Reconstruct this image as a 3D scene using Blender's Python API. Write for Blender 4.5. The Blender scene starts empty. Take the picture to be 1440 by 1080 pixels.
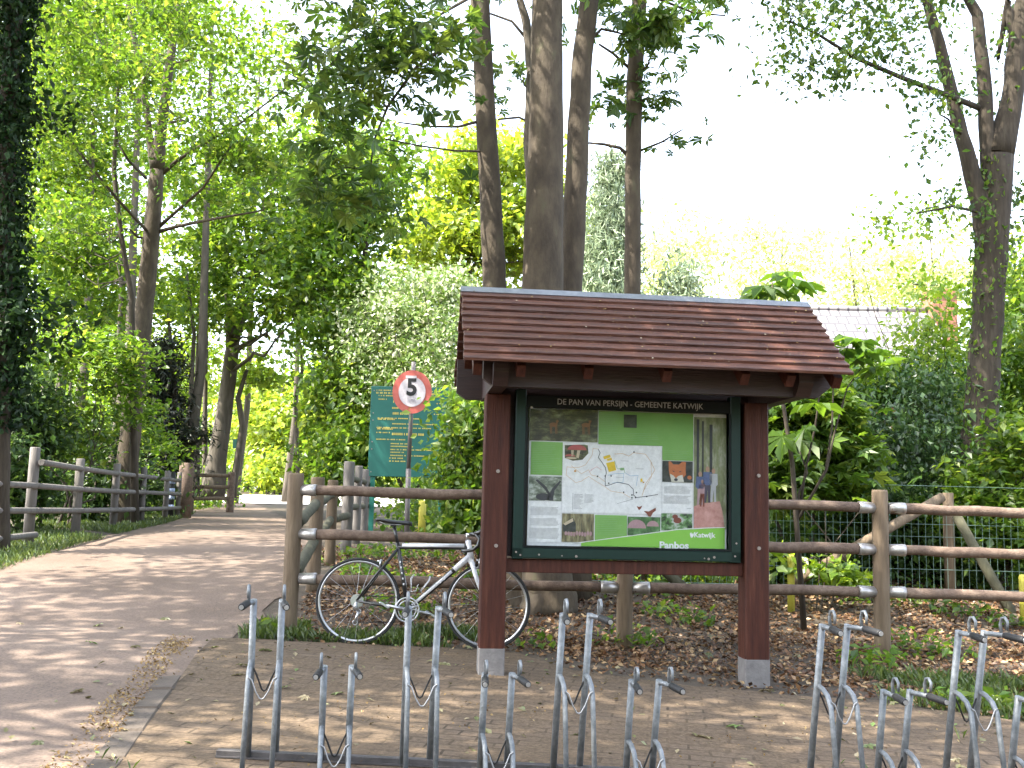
import bpy, math, random
import numpy as np
from mathutils import Vector, Matrix

sc = bpy.context.scene
col = sc.collection
random.seed(7)
RNG = np.random.default_rng(11)

# ---------------------------------------------------------------- camera, sky, sun, exposure
F = 1400.0
CAM = Vector((0, 0, 1.2))
CAMROT = Matrix.Rotation(math.radians(90) + math.atan(166 / F), 3, 'X') @ Matrix.Rotation(0.025, 3, 'Z')
cd = bpy.data.cameras.new("camera"); cam = bpy.data.objects.new("camera", cd); col.objects.link(cam)
cam.matrix_world = Matrix.Translation(CAM) @ CAMROT.to_4x4()
cd.sensor_width = 36; cd.lens = F / 1440 * 36; cd.clip_start = 0.05; cd.clip_end = 3000
sc.camera = cam

SUN_EL, SUN_AZ = math.radians(55), math.radians(-112)     # azimuth measured from +Y towards +X
sdir = Vector((math.sin(SUN_AZ) * math.cos(SUN_EL), math.cos(SUN_AZ) * math.cos(SUN_EL), math.sin(SUN_EL)))
world = bpy.data.worlds.new("World"); sc.world = world; world.use_nodes = True
wn = world.node_tree.nodes; wl = world.node_tree.links; wn.clear()
sky = wn.new('ShaderNodeTexSky'); sky.sky_type = 'NISHITA'; sky.sun_disc = False
sky.sun_elevation = SUN_EL; sky.sun_rotation = SUN_AZ
sky.air_density = 1.0; sky.dust_density = 2.2; sky.ozone_density = 1.0
bg = wn.new('ShaderNodeBackground'); bg.inputs['Strength'].default_value = 0.15
wo = wn.new('ShaderNodeOutputWorld'); hs_ = wn.new('ShaderNodeHueSaturation'); hs_.inputs['Saturation'].default_value = .55; wl.new(sky.outputs[0], hs_.inputs['Color']); wl.new(hs_.outputs[0], bg.inputs[0]); wl.new(bg.outputs[0], wo.inputs[0])
ld = bpy.data.lights.new("sun", 'SUN'); ld.energy = 2.9; ld.angle = math.radians(0.5); ld.color = (1, .94, .82)
sun = bpy.data.objects.new("sun", ld); col.objects.link(sun); sun.rotation_euler = sdir.to_track_quat('Z', 'Y').to_euler()
sc.view_settings.view_transform = 'Standard'; sc.view_settings.look = 'None'
sc.view_settings.exposure = 2.85; sc.view_settings.gamma = 1.0
sc.cycles.max_bounces = 6; sc.cycles.diffuse_bounces = 3; sc.cycles.transmission_bounces = 4; sc.cycles.transparent_max_bounces = 8
sc.cycles.caustics_reflective = False; sc.cycles.caustics_refractive = False
sc.cycles.use_denoising = True

def ray(px, py):
    return CAMROT @ Vector(((px - 720) / F, -(py - 540) / F, -1))
def at(px, py, Y):
    d = ray(px, py); return CAM + d * (Y / d.y)

# ---------------------------------------------------------------- terrain height
PROF = [(-30, 0), (2, 0), (6, 0), (7, .02), (7.7, .03), (8.4, .055), (9.2, .13), (10.5, .29), (12, .39), (14, .48), (17, .56), (20, .60), (30, .68), (45, .95), (70, 1.6), (400, 4)]
SX = [(-30, -.02), (6, -.02), (7, -.035), (8.3, -.0135), (10.5, 0), (400, 0)]
def lerp_tab(t, y):
    return float(np.interp(y, [a for a, b in t], [b for a, b in t]))
def g(x, y):
    return lerp_tab(PROF, y) + lerp_tab(SX, y) * max(-6, min(6, x))
def gnp(x, y):
    return np.interp(y, [a for a, b in PROF], [b for a, b in PROF]) + np.interp(y, [a for a, b in SX], [b for a, b in SX]) * np.clip(x, -6, 6)
def on_ground(px, py):
    d = ray(px, py); t = 1.0
    for i in range(4000):
        p = CAM + d * t
        if p.z <= g(p.x, p.y): return p
        t += .02
    return p

# ---------------------------------------------------------------- materials
MATS = {}
def nt(name):
    m = bpy.data.materials.new(name); m.use_nodes = True
    n = m.node_tree.nodes; n.clear(); return m, n, m.node_tree.links
def ramp(n, stops):
    r = n.new('ShaderNodeValToRGB'); e = r.color_ramp.elements
    while len(e) < len(stops): e.new(.5)
    for k, (p, c) in enumerate(stops):
        e[k].position = p; e[k].color = (c[0], c[1], c[2], 1)
    return r
def mat(name, stops, scale=8, rough=.7, metal=0, bump=.0, stretch=(1, 1, 1), detail=6, spec=.5, island=0, coat=0, fine=None, coord='Object'):
    """principled material: noise -> colour ramp, optional per-island brightness and bump"""
    m, n, l = nt(name)
    out = n.new('ShaderNodeOutputMaterial'); p = n.new('ShaderNodeBsdfPrincipled'); l.new(p.outputs[0], out.inputs[0])
    tc = n.new('ShaderNodeTexCoord'); mp = n.new('ShaderNodeMapping'); mp.inputs['Scale'].default_value = stretch
    l.new(tc.outputs[coord], mp.inputs[0])
    no = n.new('ShaderNodeTexNoise'); no.inputs['Scale'].default_value = scale; no.inputs['Detail'].default_value = detail; no.inputs['Roughness'].default_value = .65
    l.new(mp.outputs[0], no.inputs['Vector'])
    r = ramp(n, stops); l.new(no.outputs['Fac'], r.inputs[0]); c = r.outputs[0]
    if island:
        gi = n.new('ShaderNodeNewGeometry'); mr = n.new('ShaderNodeMapRange'); mr.inputs['To Min'].default_value = 1 - island; mr.inputs['To Max'].default_value = 1 + island
        l.new(gi.outputs['Random Per Island'], mr.inputs[0])
        hs = n.new('ShaderNodeHueSaturation'); l.new(mr.outputs[0], hs.inputs['Value']); l.new(c, hs.inputs['Color']); c = hs.outputs[0]
    l.new(c, p.inputs['Base Color'])
    p.inputs['Roughness'].default_value = rough; p.inputs['Metallic'].default_value = metal
    p.inputs['Specular IOR Level'].default_value = spec; p.inputs['Coat Weight'].default_value = coat
    if bump:
        b = n.new('ShaderNodeBump'); b.inputs['Strength'].default_value = bump; b.inputs['Distance'].default_value = .02
        src = no
        if fine:
            src = n.new('ShaderNodeTexNoise'); src.inputs['Scale'].default_value = fine; src.inputs['Detail'].default_value = 4; l.new(mp.outputs[0], src.inputs['Vector'])
        l.new(src.outputs['Fac'], b.inputs['Height']); l.new(b.outputs[0], p.inputs['Normal'])
    MATS[name] = m; return m
def leafmat(name, stops, trans=.45, gloss=.06, rough=.45, tmul=1.5):
    m, n, l = nt(name)
    out = n.new('ShaderNodeOutputMaterial')
    gi = n.new('ShaderNodeNewGeometry'); r = ramp(n, stops); l.new(gi.outputs['Random Per Island'], r.inputs[0])
    tc = n.new('ShaderNodeTexCoord'); no = n.new('ShaderNodeTexNoise'); no.inputs['Scale'].default_value = .9; no.inputs['Detail'].default_value = 2; l.new(tc.outputs['Object'], no.inputs['Vector'])
    mr = n.new('ShaderNodeMapRange'); mr.inputs[1].default_value = .3; mr.inputs[2].default_value = .7; mr.inputs['To Min'].default_value = .72; mr.inputs['To Max'].default_value = 1.3; l.new(no.outputs['Fac'], mr.inputs[0])
    hs0 = n.new('ShaderNodeHueSaturation'); l.new(mr.outputs[0], hs0.inputs['Value']); l.new(r.outputs[0], hs0.inputs['Color'])
    d = n.new('ShaderNodeBsdfDiffuse'); t = n.new('ShaderNodeBsdfTranslucent'); gl = n.new('ShaderNodeBsdfGlossy'); gl.inputs['Roughness'].default_value = rough
    l.new(hs0.outputs[0], d.inputs[0])
    hs = n.new('ShaderNodeHueSaturation'); hs.inputs['Hue'].default_value = .485; hs.inputs['Saturation'].default_value = 1.05; hs.inputs['Value'].default_value = tmul
    l.new(hs0.outputs[0], hs.inputs['Color']); l.new(hs.outputs[0], t.inputs[0])
    m1 = n.new('ShaderNodeMixShader'); m1.inputs[0].default_value = trans; l.new(d.outputs[0], m1.inputs[1]); l.new(t.outputs[0], m1.inputs[2])
    m2 = n.new('ShaderNodeMixShader'); m2.inputs[0].default_value = gloss; l.new(m1.outputs[0], m2.inputs[1]); l.new(gl.outputs[0], m2.inputs[2])
    l.new(m2.outputs[0], out.inputs[0]); MATS[name] = m; return m
def flat(name, c, rough=.6, metal=0, spec=.4, coat=0):
    return mat(name, [(.3, [k * .86 for k in c]), (.7, [min(1, k * 1.1) for k in c])], 30, rough, metal, spec=spec, coat=coat)

# ---------------------------------------------------------------- mesh builder
class MB:
    def __init__(s): s.v = []; s.f = []; s.mi = []; s.m = 0; s.sm = []; s.smooth = False
    def add(s, vs, fs, smooth=None):
        o = len(s.v); s.v += [tuple(v) for v in vs]
        for f in fs:
            s.f.append([i + o for i in f]); s.mi.append(s.m); s.sm.append(s.smooth if smooth is None else smooth)
        return s
    def box(s, c, d, rot=None, bev=0.0):
        """box centre c, full size d, rot Matrix; bev chamfers all edges a little"""
        hx, hy, hz = d[0] / 2, d[1] / 2, d[2] / 2
        c = Vector(c); b = min(bev, hx * .45, hy * .45, hz * .45)
        if b <= 0:
            vs = [Vector((x, y, z)) for x in (-hx, hx) for y in (-hy, hy) for z in (-hz, hz)]
            fs = [(0, 1, 3, 2), (4, 6, 7, 5), (0, 4, 5, 1), (2, 3, 7, 6), (0, 2, 6, 4), (1, 5, 7, 3)]
        else:
            vs = []; idx = {}
            for i, x in enumerate((-1, 1)):
                for j, y in enumerate((-1, 1)):
                    for k, z in enumerate((-1, 1)):
                        for ax in range(3):
                            p = [x * (hx - b), y * (hy - b), z * (hz - b)]
                            p[ax] = (x * hx, y * hy, z * hz)[ax]
                            idx[(x, y, z, ax)] = len(vs); vs.append(Vector(p))
            fs = []
            for ax in range(3):
                for sg in (-1, 1):
                    q = []
                    for a, e in ((-1, -1), (1, -1), (1, 1), (-1, 1)):
                        key = [0, 0, 0]; key[ax] = sg; key[(ax + 1) % 3] = a; key[(ax + 2) % 3] = e
                        q.append(idx[(key[0], key[1], key[2], ax)])
                    fs.append(q if sg > 0 else q[::-1])
            for ax in range(3):
                a1, a2 = (ax + 1) % 3, (ax + 2) % 3
                for e1 in (-1, 1):
                    for e2 in (-1, 1):
                        k0 = [0, 0, 0]; k1 = [0, 0, 0]; k0[ax] = -1; k1[ax] = 1
                        for k in (k0, k1): k[a1] = e1; k[a2] = e2
                        q = [idx[(*k0, a1)], idx[(*k1, a1)], idx[(*k1, a2)], idx[(*k0, a2)]]
                        fs.append(q if e1 * e2 < 0 else q[::-1])
            for x in (-1, 1):
                for y in (-1, 1):
                    for z in (-1, 1):
                        q = [idx[(x, y, z, 0)], idx[(x, y, z, 1)], idx[(x, y, z, 2)]]
                        fs.append(q if x * y * z > 0 else q[::-1])
        if rot is not None: vs = [rot @ v for v in vs]
        return s.add([v + c for v in vs], fs, False)
    def tube(s, pts, r, n=8, cap=True, smooth=True, squash=None):
        pts = [Vector(p) for p in pts]; k = len(pts)
        rs = r if isinstance(r, (list, tuple)) else [r] * k
        vs = []; prev = None
        for i, p in enumerate(pts):
            t = (pts[min(i + 1, k - 1)] - pts[max(i - 1, 0)])
            t = t.normalized() if t.length > 1e-9 else Vector((0, 0, 1))
            if prev is None:
                a = Vector((0, 0, 1)) if abs(t.z) < .9 else Vector((1, 0, 0))
                u = t.cross(a).normalized()
            else:
                u = (prev - t * prev.dot(t)).normalized()
            prev = u; w = t.cross(u)
            for j in range(n):
                a = 2 * math.pi * j / n
                vs.append(p + (u * math.cos(a) + w * math.sin(a)) * rs[i])
        fs = []
        for i in range(k - 1):
            for j in range(n):
                a, b = i * n + j, i * n + (j + 1) % n
                fs.append((a, b, b + n, a + n))
        s.add(vs, fs, smooth)
        if cap:
            o = len(s.v) - len(vs)
            s.f.append([o + j for j in range(n)][::-1]); s.mi.append(s.m); s.sm.append(False)
            s.f.append([o + (k - 1) * n + j for j in range(n)]); s.mi.append(s.m); s.sm.append(False)
        return s
    def ring(s, c, R, r, axis='y', n=48, m=6, a0=0, a1=2 * math.pi, sx=1):
        """torus in the plane perpendicular to axis y"""
        pts = []
        for i in range(n + 1):
            a = a0 + (a1 - a0) * i / n
            pts.append((c[0] + R * math.cos(a), c[1], c[2] + R * math.sin(a)))
        # explicit frame
        vs = []
        for i in range(n + 1):
            a = a0 + (a1 - a0) * i / n
            for j in range(m):
                b = 2 * math.pi * j / m
                rr = R + r * math.cos(b)
                vs.append((c[0] + rr * math.cos(a), c[1] + r * sx * math.sin(b), c[2] + rr * math.sin(a)))
        fs = [(i * m + j, i * m + (j + 1) % m, (i + 1) * m + (j + 1) % m, (i + 1) * m + j) for i in range(n) for j in range(m)]
        return s.add(vs, fs, True)
    def poly(s, pts, smooth=False):
        return s.add(pts, [list(range(len(pts)))], smooth)
    def extr(s, pts, vec):
        """closed prism from a polygon"""
        n = len(pts); vec = Vector(vec); p = [Vector(a) for a in pts]
        vs = p + [a + vec for a in p]
        fs = [list(range(n))[::-1], [n + i for i in range(n)]] + [(i, (i + 1) % n, n + (i + 1) % n, n + i) for i in range(n)]
        return s.add(vs, fs, False)
    def build(s, name, m, parent=None, org=(0, 0, 0), kind=None):
        me = bpy.data.meshes.new(name); org = Vector(org)
        me.from_pydata([tuple(Vector(v) - org) for v in s.v], [], s.f)
        for mm in (m if isinstance(m, list) else [m]): me.materials.append(MATS[mm] if isinstance(mm, str) else mm)
        me.polygons.foreach_set('material_index', s.mi); me.polygons.foreach_set('use_smooth', s.sm); me.update()
        o = bpy.data.objects.new(name, me); col.objects.link(o)
        if parent: o.parent = parent
        else: o.location = org
        if kind: o['kind'] = kind
        return o

def npmesh(name, V, Q, m, parent=None, org=(0, 0, 0), kind=None, smooth=False):
    """quads from numpy arrays"""
    me = bpy.data.meshes.new(name); V = np.asarray(V, dtype=np.float32) - np.array(org, dtype=np.float32); Q = np.asarray(Q, dtype=np.int32)
    me.vertices.add(len(V)); me.vertices.foreach_set('co', V.ravel())
    k = Q.shape[1]
    me.loops.add(Q.size); me.loops.foreach_set('vertex_index', Q.ravel())
    me.polygons.add(len(Q)); me.polygons.foreach_set('loop_start', np.arange(0, Q.size, k, dtype=np.int32))
    me.polygons.foreach_set('loop_total', np.full(len(Q), k, dtype=np.int32))
    me.polygons.foreach_set('use_smooth', np.full(len(Q), smooth))
    me.materials.append(MATS[m]); me.update(calc_edges=True); 
    o = bpy.data.objects.new(name, me); col.objects.link(o)
    if parent: o.parent = parent
    else: o.location = org
    if kind: o['kind'] = kind
    return o

def tag(o, label=None, cat=None, group=None, kind=None):
    for k, v in (('label', label), ('category', cat), ('group', group), ('kind', kind)):
        if v: o[k] = v
    return o
def thing(name, label, cat, loc=(0, 0, 0), rz=0, group=None):
    o = bpy.data.objects.new(name, None); o.empty_display_size = .1; col.objects.link(o); o.location = loc; o.rotation_euler = (0, 0, rz)
    return tag(o, label, cat, group)

# ---------------------------------------------------------------- leaves
def leaf_template(kind):
    if kind == 'oval':
        v = [(0, 0, 0), (-.3, .45, .05), (0, 1, -.1), (.3, .45, .05)]; q = [(0, 1, 2, 3)]
    elif kind == 'needle':
        v = [(0, 0, 0), (-.1, .4, .0), (0, 1, -.15), (.1, .4, .0)]; q = [(0, 1, 2, 3)]
    elif kind == 'maple':
        v = [(0, 0, 0)]; q = []
        for a, L, w in ((0, 1, .2), (52, .88, .19), (-52, .88, .19), (108, .55, .16), (-108, .55, .16)):
            a = math.radians(a); d = (math.sin(a), math.cos(a)); p = (d[1], -d[0]); b = len(v)
            v += [(d[0] * L * .5 - p[0] * w, .15 + d[1] * L * .5 - p[1] * w, .03), (d[0] * L, .15 + d[1] * L, -.12), (d[0] * L * .5 + p[0] * w, .15 + d[1] * L * .5 + p[1] * w, .03)]
            q.append((0, b, b + 1, b + 2))
    elif kind == 'palm':
        v = [(0, 0, 0)]; q = []
        for a, L in ((0, 1), (38, .95), (-38, .95), (78, .8), (-78, .8), (122, .55), (-122, .55)):
            a = math.radians(a); d = (math.sin(a), math.cos(a)); p = (d[1], -d[0]); b = len(v); w = .17
            v += [(d[0] * L * .68 - p[0] * w, d[1] * L * .68 - p[1] * w, -.05), (d[0] * L, d[1] * L, -.3), (d[0] * L * .68 + p[0] * w, d[1] * L * .68 + p[1] * w, -.05)]
            q.append((0, b, b + 1, b + 2))
    elif kind == 'grass':
        v = [(-.04, 0, 0), (.04, 0, 0), (.03, .35, .6), (-.02, .75, .85)]; q = [(0, 1, 2, 3)]
    return np.array(v, dtype=np.float32), np.array(q, dtype=np.int32)

def leaves(P, size, kind='oval', tilt=.6, jit=.5, rng=RNG, upright=False):
    """one leaf per point: random yaw, tilted from horizontal with spread `tilt` rad"""
    T, Q = leaf_template(kind); n = len(P)
    s = (size * (1 + jit * rng.uniform(-1, 1, n)))[:, None]
    yaw = rng.uniform(0, 2 * np.pi, n); pit = rng.normal(-.25, tilt, n); rol = rng.normal(0, tilt, n)
    if upright: pit = rng.normal(.2, .25, n); rol = rng.normal(0, .2, n)
    x, y, z = (T[None, :, i] * s for i in range(3))
    cr, sr = np.cos(rol)[:, None], np.sin(rol)[:, None]; x, z = x * cr + z * sr, -x * sr + z * cr
    cp, sp = np.cos(pit)[:, None], np.sin(pit)[:, None]; y, z = y * cp - z * sp, y * sp + z * cp
    cy, sy = np.cos(yaw)[:, None], np.sin(yaw)[:, None]; x, y = x * cy - y * sy, x * sy + y * cy
    V = np.stack([x, y, z], -1) + np.asarray(P)[:, None, :]
    QQ = (Q[None] + (np.arange(n) * len(T))[:, None, None]).reshape(-1, 4)
    return V.reshape(-1, 3), QQ
def join(*parts):
    V = []; Q = []; o = 0
    for v, q in parts:
        V.append(v); Q.append(q + o); o += len(v)
    return np.concatenate(V), np.concatenate(Q)

def curve(a, b, sag=0., n=5, wob=.06):
    a = Vector(a); b = Vector(b); L = (b - a).length; out = []
    for i in range(n):
        t = i / (n - 1); p = a.lerp(b, t)
        p.z += sag * L * math.sin(math.pi * t)
        if 0 < i < n - 1: p += Vector((random.gauss(0, 1), random.gauss(0, 1), random.gauss(0, 1))) * wob * L * .5
        out.append(p)
    return out

def make_tree(name, label, cat, base, trunks, blobs, leaf, bark='bark', limbs=None, group=None, kind='oval', size=.1, lpc=40, sig=.3, flatten=.5,
              tilt=.6, limb_r=.3, twig=True, crownname='crown', stemname='trunk', limb_frac=.2, tn=10, ivy=None, up=0.0, maxlimb=None):
    """trunks: list of [(x,y,z,r)...] world coordinates; blobs: (centre, (rx,ry,rz), clumps)"""
    base = Vector(base); root = thing(name, label, cat, base, 0, group)
    mb = MB(); nodes = []
    for tr in trunks:
        pts = [Vector(p[:3]) for p in tr]; rs = [p[3] for p in tr]
        P = []; R = []
        for i in range(len(pts) - 1):
            for k in range(4):
                t = k / 4; q = pts[i].lerp(pts[i + 1], t)
                if i + k > 0: q += Vector((random.gauss(0, 1), random.gauss(0, 1), 0)) * rs[i] * .035
                P.append(q); R.append(rs[i] * (1 - t) + rs[i + 1] * t)
        P.append(pts[-1]); R.append(rs[-1])
        mb.tube(P, R, tn)
        nodes += list(zip(P, R))
    for lb in (limbs or []):
        pts = [Vector(p[:3]) for p in lb]; mb.tube(pts, [p[3] for p in lb], 6); nodes += [(Vector(p[:3]), p[3]) for p in lb[1:]]
    allc = []
    for c, rad, n in blobs:
        c = Vector(c); cl = []
        for i in range(n):
            d = RNG.normal(size=3); d /= np.linalg.norm(d); r = RNG.uniform(.12, 1) ** .45
            cl.append(Vector((c.x + d[0] * rad[0] * r, c.y + d[1] * rad[1] * r, c.z + d[2] * rad[2] * r)))
        allc += cl
        if not twig: continue
        nl = max(1, int(n * limb_frac)); nl = min(nl, maxlimb or 14); lim = []
        for p in random.sample(cl, nl):
            best = min(nodes, key=lambda q: (q[0] - p).length + 1.5 * max(0, q[0].z + .25 * math.hypot(q[0].x - p.x, q[0].y - p.y) - p.z))
            r0 = max(.008, min(best[1] * limb_r, .012 + .012 * (best[0] - p).length))
            pts = curve(best[0], p, -.05, 7, .07)
            mb.tube(pts, [r0 * (1 - .8 * i / 6) for i in range(7)], 5, cap=False)
            lim += [(q, r0 * (1 - .8 * i / 6)) for i, q in enumerate(pts)][2:]
        LP = np.array([tuple(q[0]) for q in lim])
        for p in cl:
            k = int(np.argmin(((LP - np.array(tuple(p))) ** 2).sum(1))); q = lim[k]
            if (q[0] - p).length > .05:
                r0 = max(.004, q[1] * .5); mb.tube(curve(q[0], p, .03, 4, .09), [r0, r0 * .8, r0 * .55, r0 * .25], 4, cap=False)
    if mb.v: mb.build(stemname, bark, root, base)
    C = np.array([tuple(p) for p in allc])
    per = RNG.poisson(lpc, len(C)) + 3; idx = np.repeat(np.arange(len(C)), per)
    sg = sig * RNG.uniform(.6, 1.3, len(C))
    off = RNG.normal(size=(len(idx), 3)) * np.array([1, 1, flatten]) * sg[idx][:, None]
    V, Q = leaves(C[idx] + off, size, kind, tilt)
    npmesh(crownname, V, Q, leaf, root, base)
    return root

def pb(px, py, Y, rx, ry, n, depth=None):
    """crown ellipsoid given where it stands in the picture, at distance Y"""
    s = Y / F; d = depth if depth else rx * s
    return (at(px, py, Y), (rx * s, d, ry * s), n)
def tp(px, py, Y, wpx):
    p = at(px, py, Y); return (p.x, p.y, p.z, wpx / 2 * Y / F)
# ---------------------------------------------------------------- material library
mat('soil', [(.25, (.038, .027, .017)), (.5, (.065, .048, .032)), (.75, (.10, .075, .05))], 3.5, .95, bump=.6, fine=60)
def pathmat():
    m, n, l = nt('path_gravel')
    out = n.new('ShaderNodeOutputMaterial'); p = n.new('ShaderNodeBsdfPrincipled'); l.new(p.outputs[0], out.inputs[0])
    tc = n.new('ShaderNodeTexCoord')
    a = n.new('ShaderNodeTexNoise'); a.inputs['Scale'].default_value = .9; a.inputs['Detail'].default_value = 5; l.new(tc.outputs['Object'], a.inputs['Vector'])
    b = n.new('ShaderNodeTexNoise'); b.inputs['Scale'].default_value = 55; b.inputs['Detail'].default_value = 5; b.inputs['Roughness'].default_value = .8; l.new(tc.outputs['Object'], b.inputs['Vector'])
    r1 = ramp(n, [(.3, (.122, .090, .070)), (.55, (.160, .119, .094)), (.75, (.198, .151, .120))]); l.new(a.outputs['Fac'], r1.inputs[0])
    r2 = ramp(n, [(.3, (.45, .45, .47)), (.5, (1, 1, 1)), (.7, (1.5, 1.42, 1.35))]); l.new(b.outputs['Fac'], r2.inputs[0])
    mx = n.new('ShaderNodeMix'); mx.data_type = 'RGBA'; mx.blend_type = 'MULTIPLY'; mx.inputs[0].default_value = 1
    l.new(r1.outputs[0], mx.inputs[6]); l.new(r2.outputs[0], mx.inputs[7]); l.new(mx.outputs[2], p.inputs['Base Color'])
    p.inputs['Roughness'].default_value = .92; p.inputs['Specular IOR Level'].default_value = .25
    bp = n.new('ShaderNodeBump'); bp.inputs['Strength'].default_value = .5; bp.inputs['Distance'].default_value = .01; l.new(b.outputs['Fac'], bp.inputs['Height']); l.new(bp.outputs[0], p.inputs['Normal'])
    MATS['path_gravel'] = m
pathmat()
def pavemat():
    m, n, l = nt('pavers')
    out = n.new('ShaderNodeOutputMaterial'); p = n.new('ShaderNodeBsdfPrincipled'); l.new(p.outputs[0], out.inputs[0])
    tc = n.new('ShaderNodeTexCoord'); mp = n.new('ShaderNodeMapping'); mp.inputs['Rotation'].default_value = (0, 0, .16); l.new(tc.outputs['Object'], mp.inputs[0])
    w = n.new('ShaderNodeTexNoise'); w.inputs['Scale'].default_value = 6; l.new(mp.outputs[0], w.inputs['Vector'])
    va = n.new('ShaderNodeVectorMath'); va.operation = 'MULTIPLY_ADD'; va.inputs[1].default_value = (.02, .02, .02); l.new(w.outputs['Color'], va.inputs[0]); l.new(mp.outputs[0], va.inputs[2])
    br = n.new('ShaderNodeTexBrick'); br.inputs['Scale'].default_value = 1; br.inputs['Brick Width'].default_value = .21; br.inputs['Row Height'].default_value = .105; br.inputs['Mortar Size'].default_value = .008; br.inputs['Mortar Smooth'].default_value = .4
    br.inputs['Color1'].default_value = (.138, .100, .070, 1); br.inputs['Color2'].default_value = (.104, .075, .053, 1); br.inputs['Mortar'].default_value = (.034, .025, .016, 1)
    l.new(va.outputs[0], br.inputs['Vector'])
    a = n.new('ShaderNodeTexNoise'); a.inputs['Scale'].default_value = 1.6; a.inputs['Detail'].default_value = 8; a.inputs['Roughness'].default_value = .7; l.new(tc.outputs['Object'], a.inputs['Vector'])
    r1 = ramp(n, [(.34, (.1, .1, .1)), (.56, (.92, .92, .92))]); l.new(a.outputs['Fac'], r1.inputs[0])
    b = n.new('ShaderNodeTexNoise'); b.inputs['Scale'].default_value = 40; b.inputs['Detail'].default_value = 5; b.inputs['Roughness'].default_value = .8; l.new(tc.outputs['Object'], b.inputs['Vector'])
    r2 = ramp(n, [(.3, (.066, .045, .027)), (.55, (.112, .079, .050)), (.75, (.155, .113, .074))]); l.new(b.outputs['Fac'], r2.inputs[0])
    mx = n.new('ShaderNodeMix'); mx.data_type = 'RGBA'; l.new(r1.outputs[0], mx.inputs[0]); l.new(br.outputs['Color'], mx.inputs[6]); l.new(r2.outputs[0], mx.inputs[7])
    r3 = ramp(n, [(.3, (.7, .7, .7)), (.7, (1.25, 1.25, 1.25))]); l.new(b.outputs['Fac'], r3.inputs[0])
    m2 = n.new('ShaderNodeMix'); m2.data_type = 'RGBA'; m2.blend_type = 'MULTIPLY'; m2.inputs[0].default_value = 1; l.new(mx.outputs[2], m2.inputs[6]); l.new(r3.outputs[0], m2.inputs[7])
    l.new(m2.outputs[2], p.inputs['Base Color']); p.inputs['Roughness'].default_value = .9; p.inputs['Specular IOR Level'].default_value = .25
    bp = n.new('ShaderNodeBump'); bp.inputs['Strength'].default_value = .4; bp.inputs['Distance'].default_value = .006
    ad = n.new('ShaderNodeMath'); ad.operation = 'MULTIPLY_ADD'; ad.inputs[1].default_value = -1.; l.new(br.outputs['Fac'], ad.inputs[0]); l.new(b.outputs['Fac'], ad.inputs[2])
    l.new(ad.outputs[0], bp.inputs['Height']); l.new(bp.outputs[0], p.inputs['Normal']); MATS['pavers'] = m
pavemat()
mat('kerb', [(.3, (.050, .038, .028)), (.7, (.085, .065, .050))], 9, .9, bump=.4, fine=70, island=.12)
mat('road_pale', [(.3, (.36, .33, .30)), (.7, (.46, .43, .40))], 4, .9)
mat('bark', [(.25, (.020, .015, .010)), (.5, (.043, .032, .021)), (.8, (.080, .066, .045))], 7, .95, bump=.9, stretch=(3, 3, .5), fine=9)
mat('bark_smooth', [(.25, (.028, .020, .012)), (.45, (.052, .038, .024)), (.6, (.075, .057, .036)), (.72, (.080, .074, .040)), (.85, (.14, .13, .095))], 5, .9, bump=.35, stretch=(1.6, 1.6, .7), fine=22)
mat('bark_green', [(.3, (.04, .04, .022)), (.6, (.075, .07, .042)), (.8, (.11, .095, .065))], 4, .95, bump=.6, stretch=(2, 2, .5), fine=14)
mat('bark_pale', [(.3, (.06, .05, .037)), (.7, (.12, .10, .078))], 6, .95, bump=.6, stretch=(2, 2, .4), fine=12)
mat('log', [(.25, (.065, .042, .030)), (.5, (.125, .083, .060)), (.75, (.20, .145, .108))], 5, .85, bump=.35, stretch=(3, 3, 3), fine=26, island=.06)
mat('post_wood', [(.25, (.080, .055, .034)), (.5, (.135, .096, .060)), (.8, (.20, .150, .10))], 4, .88, bump=.4, stretch=(5, 5, .6), fine=16, island=.08)
mat('post_top', [(.3, (.10, .075, .05)), (.7, (.16, .12, .08))], 20, .95, bump=.3)
mat('post_grey', [(.3, (.10, .09, .082)), (.7, (.175, .158, .145))], 4, .9, bump=.35, stretch=(4, 4, .6), fine=16)
mat('stain', [(.22, (.016, .0055, .0038)), (.42, (.040, .0105, .0062)), (.6, (.062, .018, .010)), (.8, (.095, .038, .022))], 3, .6, bump=.25, stretch=(9, 9, .8), fine=14, spec=.25)
mat('stain_dark', [(.25, (.014, .006, .0055)), (.5, (.027, .0115, .010)), (.8, (.045, .021, .018))], 3, .55, bump=.25, stretch=(.8, 9, 9), fine=14)
mat('roof_board', [(.2, (.022, .009, .007)), (.42, (.052, .017, .010)), (.60, (.095, .034, .018)), (.8, (.17, .075, .042))], 3.5, .5, bump=.5, stretch=(.8, 8, 8), fine=10, island=.15, spec=.5)
mat('flashing', [(.3, (.22, .23, .27)), (.7, (.33, .34, .38))], 14, .3, metal=.85)
mat('concrete', [(.3, (.12, .11, .108)), (.7, (.19, .178, .172))], 14, .9, bump=.3, fine=60)
mat('galvanised', [(.25, (.10, .115, .128)), (.5, (.175, .188, .20)), (.75, (.29, .30, .31))], 26, .5, metal=.4, bump=.12, fine=60, spec=.5)
mat('sleeve', [(.3, (.28, .26, .25)), (.7, (.50, .48, .46))], 20, .35, metal=.65)
flat('rubber', (.014, .014, .015), .6)
flat('wire_grey', (.36, .36, .37), .4, .7)
mat('rack_bar', [(.3, (.05, .045, .045)), (.7, (.11, .10, .10))], 14, .6, metal=.4, bump=.2)
flat('frame_green', (.005, .020, .016), .4, spec=.3)
flat('board_black', (.004, .006, .006), .6, spec=.2)
flat('letter_grey', (.36, .36, .34), .6)
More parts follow.
